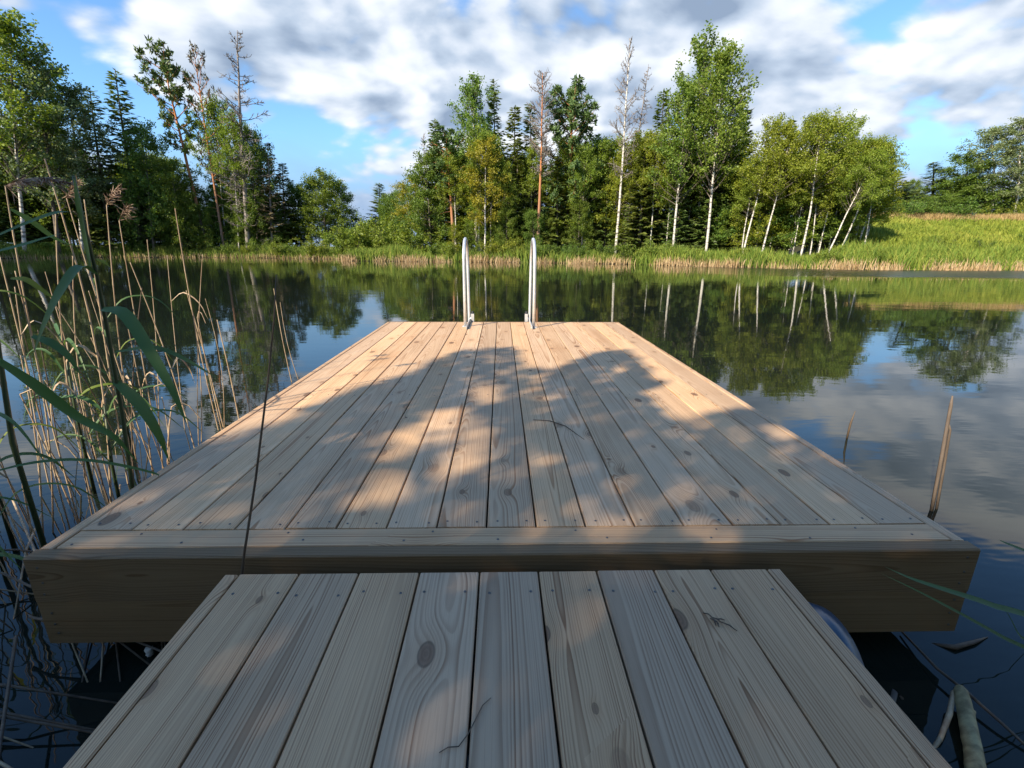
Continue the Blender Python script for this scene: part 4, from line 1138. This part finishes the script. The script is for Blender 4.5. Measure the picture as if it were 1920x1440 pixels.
def along(pts, n, lo, hi, nr):
    pts = np.array(pts, float)
    seg = np.linalg.norm(np.diff(pts, axis=0), axis=1); cum = np.concatenate([[0], np.cumsum(seg)])
    d = nr.uniform(0, cum[-1], n); k = np.clip(np.searchsorted(cum, d) - 1, 0, len(seg) - 1)
    p = pts[k] + (pts[k + 1] - pts[k]) * ((d - cum[k]) / seg[k])[:, None]
    tan = (pts[k + 1] - pts[k]) / seg[k][:, None]
    nrm_ = np.stack([-tan[:, 1], tan[:, 0]], 1)
    return p + nrm_ * nr.uniform(lo, hi, n)[:, None]

nr = np.random.default_rng(404)
far_shore = [(-57, 42), (-49, 47.5), (-43.5, 55.5), (-36, 57), (-29.3, 56.8), (-22, 54.2), (-17, 52.4), (-15.3, 50), (-14.4, 46.1), (-11, 45.2), (-6.7, 44.7), (-2, 43.6), (1, 43), (5, 41.7), (9.3, 40.1), (13.6, 36.3), (16.9, 33.2), (21, 31), (25.6, 30.2), (33.2, 30.4), (45, 31.5), (58, 29)]
def with_z(p):
    return np.concatenate([p, np.maximum(ground_z(p[:, 0], p[:, 1]), WATER - 0.25)[:, None]], 1)
# green belt of sedge and grass behind the reeds
p = along(far_shore, 60000, 0.15, 4.4, nr)
hh = nr.uniform(0.55, 1.4, len(p)) * (0.85 + 0.4 * np.sin(p[:, 0] * 0.8) * np.sin(p[:, 0] * 0.31 + 1))
ob('bank_grass', blades(with_z(p), hh, 0.020, 0.22, 1).mesh('bank_grass', 'grass'), kind='stuff', label='tall green grass and sedge along the far bank', category='grass')
# dry reed stubs at the water's edge
p = along(far_shore[7:], 13000, -0.4, 0.5, nr)
keep = (np.sin(p[:, 0] * 2.1) + np.sin(p[:, 0] * 0.83 + 2) + nr.normal(0, 0.8, len(p))) > -0.1
p = p[keep]
hh = nr.uniform(0.25, 0.95, len(p)) * nr.uniform(0.6, 1.0, len(p))
ob('shore_reeds', blades(with_z(p), hh, 0.020, 0.22, 2, 0.1).mesh('shore_reeds', 'shore_reed'), kind='stuff', label='dry straw-coloured reeds at the far waterline', category='reeds')
p = along(far_shore[:8], 1700, -0.3, 0.5, nr)
hh = nr.uniform(0.25, 0.7, len(p))
ob('shore_reeds', blades(with_z(p), hh, 0.016, 0.22, 3, 0.1).mesh('shore_reeds', 'shore_reed'), kind='stuff', label='dry reeds at the shaded waterline below the left wood', category='reeds')
# field
n = 95000
fx = nr.uniform(22, 72, n); fy = nr.uniform(30, 58, n)
s_ = shore_dist(fx, fy)
k = (s_ > 0.8) & (fx / (fy + 3) > 0.62) & (fx / (fy + 3) < 1.2)
p = np.stack([fx[k], fy[k]], 1)
hh = nr.uniform(0.25, 0.7, len(p)) * (0.9 + 0.4 * np.sin(p[:, 0] * 0.7 + p[:, 1] * 0.4) * np.sin(p[:, 1] * 0.6))
ob('field_grass', blades(with_z(p), hh, 0.030, 0.3, 4).mesh('field_grass', 'field'), kind='stuff', label='sunlit meadow grass on the slope at the right', category='grass')
k2 = (s_ > 20.0) & (s_ < 23.5) & (fx / (fy + 3) > 0.66) & (fx / (fy + 3) < 1.2)
p = np.stack([fx[k2], fy[k2]], 1); p = np.concatenate([p, p + nr.normal(0, 0.25, p.shape)])
ob('dry_grass_heads', blades(with_z(p), nr.uniform(0.6, 1.0, len(p)), 0.022, 0.2, 5).mesh('dry_grass_heads', 'straw'), kind='stuff', label='straw-coloured grass heads along the top of the field', category='grass')

# ------------------------------------------------------------------ near reeds
def reed_mesh(dx, dy, h, seed, r0=0.0045, broken=0.0, taper=0.55):
    nr = np.random.default_rng(seed)
    n = 9; t = np.linspace(0, 1, n)
    bend = nr.normal(0, 0.02, 2)
    pts = np.stack([dx * t + bend[0] * np.sin(t * math.pi), dy * t + bend[1] * np.sin(t * math.pi), h * t], 1)
    if broken:
        k = 6
        d = np.array([nr.uniform(0.05, 0.16), nr.uniform(-0.05, 0.05), -nr.uniform(0.02, 0.14)])
        for i in range(k, n):
            pts[i] = pts[k - 1] + d * (i - k + 1) / (n - k) + np.array([0, 0, 0.06 * math.sin((i - k + 1) / (n - k) * math.pi)])
    # nodes: swell slightly at the joints
    P = []; Rr = []
    for i in range(n - 1):
        for f, s in ((0, 1.0), (0.06, 1.28), (0.12, 1.0), (0.9, 0.95)):
            P.append(pts[i] + (pts[i + 1] - pts[i]) * f); Rr.append(r0 * (1 - (1 - taper) * (i + f) / n) * s)
    P.append(pts[-1]); Rr.append(r0 * taper)
    g = Geo(); g.tube(P, Rr, 6)
    return g, pts

def ribbon(pts, wd, n=14, fold=0.22, up_hint=(0, -0.6, 0.8)):
    """long leaf: Catmull-Rom spine, tapering both ways, creased along the midrib"""
    P = np.array(pts, float); P = np.concatenate([[2 * P[0] - P[1]], P, [2 * P[-1] - P[-2]]])
    S = []
    m = len(P) - 3
    for k in range(n + 1):
        f = k / n * m; i = min(int(f), m - 1); t = f - i
        p0, p1, p2, p3 = P[i:i + 4]
        S.append(0.5 * (2 * p1 + (p2 - p0) * t + (2 * p0 - 5 * p1 + 4 * p2 - p3) * t * t + (3 * p1 - p0 - 3 * p2 + p3) * t ** 3))
    S = np.array(S); tan = unit(np.gradient(S, axis=0))
    side = unit(np.cross(tan, np.array(up_hint, float))); nrm_ = np.cross(side, tan)
    f = np.linspace(0, 1, n + 1)
    wv = wd / 2 * np.clip(np.minimum(1, 0.45 + f * 2.2) * (1 - f ** 2.4), 0.02, 1)
    v = np.concatenate([S - side * wv[:, None] + nrm_ * wv[:, None] * fold, S, S + side * wv[:, None] + nrm_ * wv[:, None] * fold])
    k = np.arange(n)
    q = np.concatenate([np.stack([k, k + n + 1, k + n + 2, k + 1], 1), np.stack([k + n + 1, k + 2 * n + 2, k + 2 * n + 3, k + n + 2], 1)])
    g = Geo(); g.add(v, q)
    return g, S

def dry_leaf(pts, seed):
    """withered blade hanging from a joint of the stem"""
    nr = np.random.default_rng(seed); k = int(nr.integers(3, 7)); p0 = pts[k]
    az = nr.uniform(0, 6.28); L = nr.uniform(0.12, 0.30)
    d = np.array([math.cos(az), math.sin(az) * 0.6, 0])
    return ribbon([p0, p0 + d * L * 0.35 + np.array([0, 0, 0.06]), p0 + d * L * 0.7 + np.array([0, 0, -0.01]), p0 + d * L * 0.85 + np.array([0, 0, -0.12])], nr.uniform(0.006, 0.013), 9)[0]

def plume(pts_end, d, L, seed, n=46, spread=0.05, mat='dry_plume'):
    nr = np.random.default_rng(seed); g = Geo()
    d = unit(np.asarray(d, float))
    for k in range(n):
        f = nr.uniform(0, 1)
        c = pts_end + d * L * f + np.array([0, 0, -0.35 * L * f * f])
        e = c + unit(d * 1.0 + nr.normal(0, 0.3, 3) + np.array([0, 0, -0.75])) * nr.uniform(0.02, 0.07) * (1.1 - 0.5 * f)
        g.tube([c, (c + e) / 2 + nr.normal(0, 0.003, 3), e], [0.0012, 0.0022, 0.0006], 3, False)
    g.tube([pts_end, pts_end + d * L * 0.5 + np.array([0, 0, -0.09 * L]), pts_end + d * L + np.array([0, 0, -0.35 * L])], [0.0016, 0.0012, 0.0006], 4, False)
    return g

REEDS = [   # base x, y, lean x, height above water, radius mm, top: 0 cut, 1 plume, 2 broken over; label
    (-1.93, 4.28, -0.06, 0.85, 5.0, 0, 'stouter of the two cut reeds standing farthest along the dock edge'),
    (-1.90, 4.37, -0.09, 0.72, 3.8, 0, 'thinner of the two cut reeds farthest along the dock edge'),
    (-1.90, 3.29, -0.04, 0.72, 6.0, 0, 'thick short cut reed beside the dock, right of the tall pair'),
    (-1.92, 3.13, -0.09, 0.93, 5.0, 0, 'reddish cut reed in front of the tallest lit reeds'),
    (-1.92, 3.07, -0.03, 1.42, 4.6, 0, 'tallest lit dry reed beside the dock, cut off straight'),
    (-1.86, 3.01, -0.03, 1.27, 4.0, 2, 'tall lit dry reed with its tip broken over to the right'),
    (-1.93, 2.87, 0.10, 1.01, 3.6, 0, 'slim dry reed left of the tall lit pair'),
    (-1.89, 2.78, 0.23, 1.16, 3.0, 0, 'slim dry reed slanting right across the tall lit pair'),
    (-2.38, 3.14, 0.18, 1.24, 3.6, 0, 'lone pale reed left of the tall lit pair'),
    (-2.06, 2.69, 0.05, 1.33, 4.0, 1, 'dry reed with a shaggy hanging plume, rightmost plume of the clump'),
    (-1.93, 2.34, 0.14, 1.38, 4.0, 1, 'dry reed with a narrow upright plume beside the shaggy one'),
    (-1.97, 2.31, 0.11, 1.40, 4.6, 0, 'long pale reed slanting behind the green leaves'),
    (-1.84, 2.02, 0.10, 1.52, 5.0, 0, 'longest pale reed crossing the dark wood at the left'),
    (-1.90, 2.02, 0.15, 1.32, 4.0, 0, 'pale reed low between the green leaves'),
    (-1.94, 2.47, -0.13, 1.42, 4.0, 1, 'dry reed whose small dark seed head nods'),
    (-1.88, 1.91, 0.07, 1.41, 4.4, 1, 'dry reed with a big drooping purple-brown plume at the left edge'),
    (-1.91, 1.89, 0.03, 1.16, 4.0, 0, 'pale reed second from the left edge of the picture'),
    (-1.96, 1.85, 0.16, 1.11, 4.0, 0, 'pale reed under the purple-brown plume'),
    (-2.00, 1.81, 0.15, 1.13, 4.4, 0, 'pale reed nearest the left edge of the picture'),
    (-1.84, 2.31, 0.05, 0.82, 3.6, 0, 'half-height dry reed right of the dark green stem'),
    (-1.86, 2.41, 0.06, 0.82, 3.6, 2, 'half-height dry reed with a broken hooked tip'),
]
for i, (x, y, lx, h, rm, top, label) in enumerate(REEDS):
    root = ob('dry_reed', None, None, (x, y, WATER - 0.06), label=label, category='reed', group='dry reeds beside the dock')
    g, pts = reed_mesh(lx, 0.0, h + 0.06, 900 + i, rm / 1150, 1.0 if top == 2 else 0.0)
    ob('stem', g.mesh('stem', 'dry_reed', True), root)
    if i > 8 and i % 2 == 0:
        q = 0
        ob('dry_leaf', dry_leaf(pts, 1500 + i * 3 + q).mesh('dry_leaf', 'dry_reed'), root)
    if top == 1:
        big = 'purple' in label
        g = plume(pts[-1], (0.8 if big else 0.35, 0.0, 0.35 if big else 0.6), 0.24 if big else 0.13, 950 + i, 120 if big else 60)
        ob('plume', g.mesh('plume', 'dry_plume'), root)
rr = random.Random(31)
for i in range(62):   # the tangle behind: no two can be told apart
    x = rr.uniform(-3.3, -1.62); y = rr.uniform(1.15, 3.1)
    if i % 3 == 0:
        y = rr.uniform(1.3, 2.3); x = rr.uniform(-2.4, -1.6)
    h = rr.uniform(0.45, 1.25); lx = rr.gauss(-0.02, 0.16); ly = rr.gauss(0, 0.12)
    g, pts = reed_mesh(lx, ly, h, 1200 + i, rr.uniform(0.0022, 0.0040), 1.0 if rr.random() < 0.10 else 0.0)
    for q in range(1 if i % 4 == 1 else 0):
        dl = dry_leaf(pts, 1700 + i * 3 + q); g.add(dl.v[0], dl.q[0])
    ob('dry_reed', g.mesh('dry_reed', 'dry_reed' if rr.random() < 0.75 else 'brown_stalk', True), None, (x, y, WATER - 0.06), label='dry reed in the tangled clump left of the dock', category='reed', group='tangled dry reeds left of the dock')
for i in range(34):   # fallen stalks lying criss-cross on the water
    x = rr.uniform(-2.3, -1.35) if i % 2 else rr.uniform(-1.9, -1.2); y = rr.uniform(0.9, 2.2) if i % 2 else rr.uniform(0.75, 1.1)
    a = rr.uniform(-1.0, 0.2); L = rr.uniform(0.5, 1.1)
    dx_, dy_ = math.cos(a) * L, math.sin(a) * L
    if x + dx_ > -0.78:
        dx_ = -0.78 - x
    if x + dx_ > -1.33 and y + dy_ > 1.1:
        dy_ = 1.1 - y
    g = Geo(); z = rr.uniform(0.01, 0.20)
    g.tube([(0, 0, z), (dx_ * 0.5, dy_ * 0.5, z * 0.7 + 0.02), (dx_, dy_, 0.0)], [0.004, 0.0038, 0.002], 6)
    ob('fallen_reed', g.mesh('fallen_reed', 'brown_stalk' if i % 3 else 'dry_reed', True), None, (x, y, WATER), label='fallen reed stalk lying criss-cross on the water by the dock', category='reed', group='fallen reeds left of the dock')

GREEN = [
    ('leaf', [(-1.358, 1.650, 0.737), (-1.326, 1.620, 0.855), (-1.308, 1.600, 0.941), (-1.304, 1.600, 1.025)], 0.040, 0),
    ('leaf', [(-1.324, 1.620, 0.919), (-1.332, 1.550, 0.917), (-1.372, 1.500, 0.889), (-1.425, 1.450, 0.850), (-1.463, 1.420, 0.817)], 0.026, 0),
    ('leaf', [(-1.346, 1.650, 0.729), (-1.350, 1.600, 0.756), (-1.356, 1.520, 0.687), (-1.392, 1.480, 0.594), (-1.441, 1.460, 0.490)], 0.052, 0),
    ('leaf', [(-1.359, 1.660, 0.613), (-1.255, 1.620, 0.600), (-1.165, 1.580, 0.472), (-1.105, 1.560, 0.348), (-1.075, 1.550, 0.236)], 0.052, 0),
    ('leaf', [(-1.367, 1.680, 0.460), (-1.210, 1.660, 0.479), (-1.095, 1.640, 0.440), (-0.987, 1.620, 0.378)], 0.024, 0),
    ('leaf', [(-1.399, 1.690, 0.349), (-1.307, 1.660, 0.278), (-1.244, 1.640, 0.162), (-1.242, 1.660, 0.040)], 0.052, 0),
    ('leaf', [(-1.455, 1.800, 0.776), (-1.430, 1.800, 0.764), (-1.409, 1.800, 0.745)], 0.0135, 1),
]
SECOND = [
    ('leaf', [(-1.395, 1.300, 0.534), (-1.370, 1.380, 0.419), (-1.335, 1.450, 0.293), (-1.284, 1.500, 0.209), (-1.264, 1.550, 0.084)], 0.038, 0),
    ('leaf', [(-1.462, 1.500, 0.549), (-1.404, 1.500, 0.524), (-1.365, 1.500, 0.481), (-1.343, 1.500, 0.420)], 0.032, 0),
    ('leaf', [(-1.514, 1.300, 0.175), (-1.472, 1.400, 0.164), (-1.417, 1.500, 0.128), (-1.349, 1.580, 0.068), (-1.271, 1.620, 0.016), (-1.264, 1.620, 0.004)], 0.019, 0),
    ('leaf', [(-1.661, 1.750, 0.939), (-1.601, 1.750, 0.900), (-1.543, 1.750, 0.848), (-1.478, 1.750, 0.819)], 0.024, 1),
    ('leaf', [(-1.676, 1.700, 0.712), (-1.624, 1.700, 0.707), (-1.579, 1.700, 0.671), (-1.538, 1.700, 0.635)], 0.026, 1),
    ('leaf', [(-1.520, 1.500, 0.798), (-1.440, 1.520, 0.821), (-1.391, 1.550, 0.843), (-1.378, 1.600, 0.859)], 0.020, 0),
]
def green_plant(label, base, stem, leaves):
    root = ob('green_reed', None, None, base, label=label, category='reed', group='green reeds at the left edge')
    b = np.array(base)
    g = Geo(); sp = np.array(stem, float)
    g.tube(sp - b, np.linspace(0.0085, 0.004, len(sp)), 8)
    ob('stem', g.mesh('stem', 'reed_stem', True), root)
    for nm3, pts, wd, lit in leaves:
        g, S = ribbon(np.array(pts) - b, wd * 0.82)
        ob('leaf', g.mesh('leaf', 'sunlit_reed' if lit else 'green_reed', True), root)
green_plant('dark green reed with broad arching leaves beside the dock', (-1.50, 1.73, WATER - 0.05),
            [(-1.50, 1.73, WATER - 0.05), (-1.453, 1.720, -0.119), (-1.408, 1.700, 0.212), (-1.377, 1.680, 0.498), (-1.352, 1.660, 0.719), (-1.338, 1.640, 0.872), (-1.321, 1.620, 1.028)], GREEN)
green_plant('second green reed at the picture edge with leaves coloured yellow-green as if sunlit', (-1.62, 1.50, WATER - 0.05),
            [(-1.62, 1.50, WATER - 0.05), (-1.60, 1.48, 0.2), (-1.57, 1.5, 0.55), (-1.55, 1.5, 0.8), (-1.66, 1.6, 1.0)], SECOND)
def arching(base, az, L, w_, lift, lit=0):
    d = np.array([math.cos(az), math.sin(az), 0]); b = np.array(base)
    return ('leaf', [tuple(b), tuple(b + d * L * 0.3 + np.array([0, 0, lift])), tuple(b + d * L * 0.7 + np.array([0, 0, lift * 0.9])), tuple(b + d * L + np.array([0, 0, lift * 0.1 - 0.05]))], w_, lit)
r5 = random.Random(77)
for j, (bx, by, hgt, lab) in enumerate(((-1.98, 1.72, 1.12, 'tall green reed standing behind the dry stems at the left edge'), (-1.72, 1.95, 0.55, 'half-grown green reed beside the dark stem near the dock'), (-2.05, 2.2, 0.8, 'green reed deep in the dry clump left of the dock'), (-1.78, 1.32, 0.35, 'short green reed low at the left edge by the water'), (-2.3, 2.0, 1.25, 'green reed half hidden behind the purple-brown plume'), (-1.85, 1.55, 0.62, 'bushy green reed low behind the broad arching leaves'), (-2.15, 2.6, 0.95, 'slim green reed at the back of the clump'), (-1.95, 1.42, 0.9, 'leafy green reed close to the left edge of the picture'))):
    stem_ = [(bx, by, WATER - 0.05), (bx + 0.01, by, WATER + hgt * 0.5), (bx + 0.04, by, WATER + hgt)]
    lv = [arching((bx + 0.03 * f, by, WATER + hgt * f), r5.uniform(-0.9, 0.9) + (math.pi if q % 2 else 0), r5.uniform(0.22, 0.42), r5.uniform(0.010, 0.022), r5.uniform(0.05, 0.14), 1 if (q + j) % 4 == 0 else 0) for q, f in enumerate((0.35, 0.5, 0.62, 0.74, 0.86, 0.97))]
    green_plant(lab, (bx, by, WATER - 0.05), stem_, lv)
# thin brown stalk standing between gangway and dock
g = Geo()
st = np.array([(-0.745, 1.104, WATER - 0.05), (-0.713, 1.1045, -0.097), (-0.686, 1.1045, 0.021), (-0.621, 1.1045, 0.255), (-0.557, 1.1045, 0.507), (-0.522, 1.1045, 0.659), (-0.504, 1.1045, 0.761)])
g.tube(st - st[0], [0.0038, 0.0036, 0.0034, 0.003, 0.0024, 0.0018, 0.001], 7)
ob('thin_stalk', g.mesh('thin_stalk', 'brown_stalk', True), None, tuple(st[0]), label='thin dark stalk rising between the gangway and the dock', category='stalk')

# right of the dock
def stalk(name, label, cat, pts, rad, mat, group=None, sides=7):
    P = np.array(pts, float); g = Geo(); g.tube(P - P[0], rad, sides)
    return ob(name, g.mesh(name, mat, True), None, tuple(P[0]), label=label, category=cat, group=group)
stalk('reed_stub', 'taller of the two dead brown reed stubs right of the dock', 'reed', [(2.073, 1.98, -0.47), (2.043, 1.98, -0.109), (2.020, 1.98, 0.15), (2.015, 1.98, 0.197)], [0.008, 0.008, 0.007, 0.003], 'old_reed', 'reed stubs right of the dock')
stalk('reed_stub', 'shorter dead brown reed stub leaning on the taller one right of the dock', 'reed', [(2.112, 1.995, -0.47), (2.083, 1.995, -0.168), (2.058, 1.99, 0.03), (2.045, 1.99, 0.06)], [0.006, 0.006, 0.005, 0.002], 'old_reed', 'reed stubs right of the dock')
stalk('water_twig', 'short dark twig standing alone in the open water right of the dock', 'twig', [(2.293, 2.88, -0.40), (2.296, 2.88, -0.279), (2.31, 2.88, -0.19)], [0.006, 0.007, 0.002], 'brown_stalk')
g = Geo()
lp = np.array([(1.262, 1.0, -0.335), (1.215, 0.93, -0.345), (1.165, 0.86, -0.355), (1.08, 0.745, -0.37), (0.98, 0.60, -0.40)])
ln_ = np.random.default_rng(8)
tt_ = np.linspace(0, 1, 22)
spine = np.stack([np.interp(tt_, np.linspace(0, 1, 5), lp[:, k]) for k in range(3)], 1) - lp[0] + ln_.normal(0, 0.0004, (22, 3))
lr_ = (0.018 + 0.005 * tt_) * ln_.uniform(0.98, 1.02, 22)
lr_[0] = 0.010; lr_[1] = 0.017
g.tube(spine, lr_, 11)
V_ = g.v[-1].reshape(22, 11, 3); C_ = V_.mean(1, keepdims=True)
g.v[-1] = (C_ + (V_ - C_) * (1 + 0.09 * ln_.normal(0, 1, (1, 11, 1)) + 0.015 * ln_.normal(0, 1, (22, 11, 1)))).reshape(-1, 3).astype(np.float32)
for a_, b_ in ((6, (0.026, 0.010, 0.012)),):
    g.tube([spine[a_], spine[a_] + np.array(b_) * 0.6, spine[a_] + np.array(b_)], [0.010, 0.008, 0.004], 6)
ob('broken_log', g.mesh('broken_log', 'log', True), None, tuple(lp[0]), label='pale barkless log end half sunk right of the gangway', category='log')
stalk('floating_twig', 'long thin twig lying on the water between the log and the dock', 'twig', [(1.30, 1.235, -0.37), (1.273, 1.08, -0.355), (1.285, 1.0, -0.352), (1.30, 0.915, -0.36), (1.33, 0.80, -0.385)], [0.003, 0.004, 0.0045, 0.004, 0.003], 'brown_stalk')
stalk('bent_reed', 'dead reed bent down beside the pale log', 'reed', [(1.235, 0.99, -0.34), (1.17, 0.93, -0.345), (1.11, 0.885, -0.37), (1.06, 0.86, -0.40)], [0.005, 0.007, 0.006, 0.004], 'dry_reed')
stalk('sunken_reed', 'dead reed stub hugging the gangway beside the log', 'reed', [(1.02, 0.93, -0.42), (1.03, 0.95, -0.36), (1.05, 0.97, -0.31), (1.07, 0.965, -0.33)], [0.008, 0.008, 0.007, 0.004], 'old_reed')
stalk('sunken_twig', 'dark forked twig floating under the dock corner', 'twig', [(1.36, 1.20, -0.385), (1.42, 1.17, -0.372), (1.50, 1.19, -0.372), (1.57, 1.215, -0.378)], [0.003, 0.008, 0.006, 0.001], 'brown_stalk')
BLADES = [
    ([(1.60, 0.98, -0.43), (1.441, 1.000, -0.144), (1.274, 1.000, -0.065), (1.133, 1.000, -0.014), (1.042, 1.000, 0.019), (0.965, 1.000, 0.055)], 0.017, 'broader green blade reaching in over the dock corner from the right'),
    ([(1.63, 0.98, -0.43), (1.476, 1.000, -0.250), (1.333, 1.000, -0.168), (1.195, 1.000, -0.089), (1.065, 1.000, -0.018), (0.958, 1.000, 0.036)], 0.012, 'narrower green blade reaching in below the broader one'),
    ([(1.58, 0.98, -0.43), (1.464, 1.000, -0.214), (1.384, 1.000, -0.169), (1.336, 1.000, -0.108), (1.302, 1.000, -0.065)], 0.009, 'short green blade crossing between the two long ones'),
    ([(1.95, 1.30, -0.43), (1.784, 1.300, -0.154), (1.701, 1.300, -0.117), (1.630, 1.300, -0.088), (1.604, 1.300, -0.076)], 0.013, 'dark green blade tip at the right edge above the dock corner'),
]
for pts, wd, label in BLADES:
    b = np.array(pts[0]); g, S = ribbon(np.array(pts) - b, wd, 18)
    ob('sedge_plant', g.mesh('sedge_plant', 'green_reed', True), None, tuple(b), label=label, category='sedge', group='green blades at the right edge')

fl = random.Random(6)
for i, (x, y) in enumerate(((1.93, 1.30), (1.88, 1.36), (2.02, 1.34), (1.96, 1.42), (1.72, 0.95), (2.45, 1.85), (-1.62, 0.92), (-1.45, 0.82))):
    g = Geo(); L = fl.uniform(0.012, 0.026); c = []
    for k in range(8):
        a = 6.283 * k / 8
        c.append((math.cos(a) * L, math.sin(a) * L * 0.55, 0.0015 + 0.002 * math.sin(a * 2)))
    g.add(c + [(0, 0, 0.0)], None, [(k, (k + 1) % 8, 8) for k in range(8)])
    ob('floating_leaf', g.mesh('floating_leaf', 'dry_reed' if i % 2 else 'brown_stalk'), None, (x, y, WATER + 0.003), (0, 0, fl.uniform(0, 6)), label='tiny fallen leaf floating ' + ('off the right corner of the dock, ' + ORD[i] + ' of six' if i < 6 else 'among the fallen reeds at the left, ' + ORD[i - 6] + ' of two'), category='leaf', group='leaves floating on the water')

# bits lying on the planks
stalk('grass_straw', 'thin curved straw lying on the middle of the dock', 'straw', [(0.16, 2.215, 0.003), (0.238, 2.199, 0.004), (0.308, 2.125, 0.004), (0.37, 1.96, 0.003)], [0.0015, 0.002, 0.002, 0.001], 'brown_stalk', None, 5)
g = Geo()
for a, b in (((0, 0, 0), (0.014, -0.017, 0.002)), ((0.014, -0.017, 0.002), (0.027, -0.03, 0.002)), ((0.027, -0.03, 0.002), (0.053, -0.057, 0.001)), ((0.012, -0.016, 0.002), (0.012, -0.042, 0.002)), ((0.014, -0.02, 0.002), (0.018, -0.045, 0.001)), ((0.02, -0.022, 0.002), (0.04, -0.026, 0.002)), ((0.008, -0.02, 0.002), (0.020, -0.038, 0.003))):
    g.tube([a, ((a[0] + b[0]) / 2 + 0.002, (a[1] + b[1]) / 2, 0.004), b], [0.0012, 0.0018, 0.0009], 5)
ob('dry_sprig', g.mesh('dry_sprig', 'brown_stalk', True), None, (0.472, 0.912, 0.002), label='small dark dry sprig lying on the right half of the gangway', category='sprig')
stalk('wavy_straw', 'thin wavy dark straw lying at the near end of the gangway', 'straw', [(-0.105, 0.602, 0.002), (-0.091, 0.61, 0.003), (-0.073, 0.611, 0.003), (-0.058, 0.633, 0.003), (-0.035, 0.686, 0.003), (-0.02, 0.702, 0.002)], [0.0008, 0.001, 0.001, 0.001, 0.001, 0.0006], 'brown_stalk', None, 5)
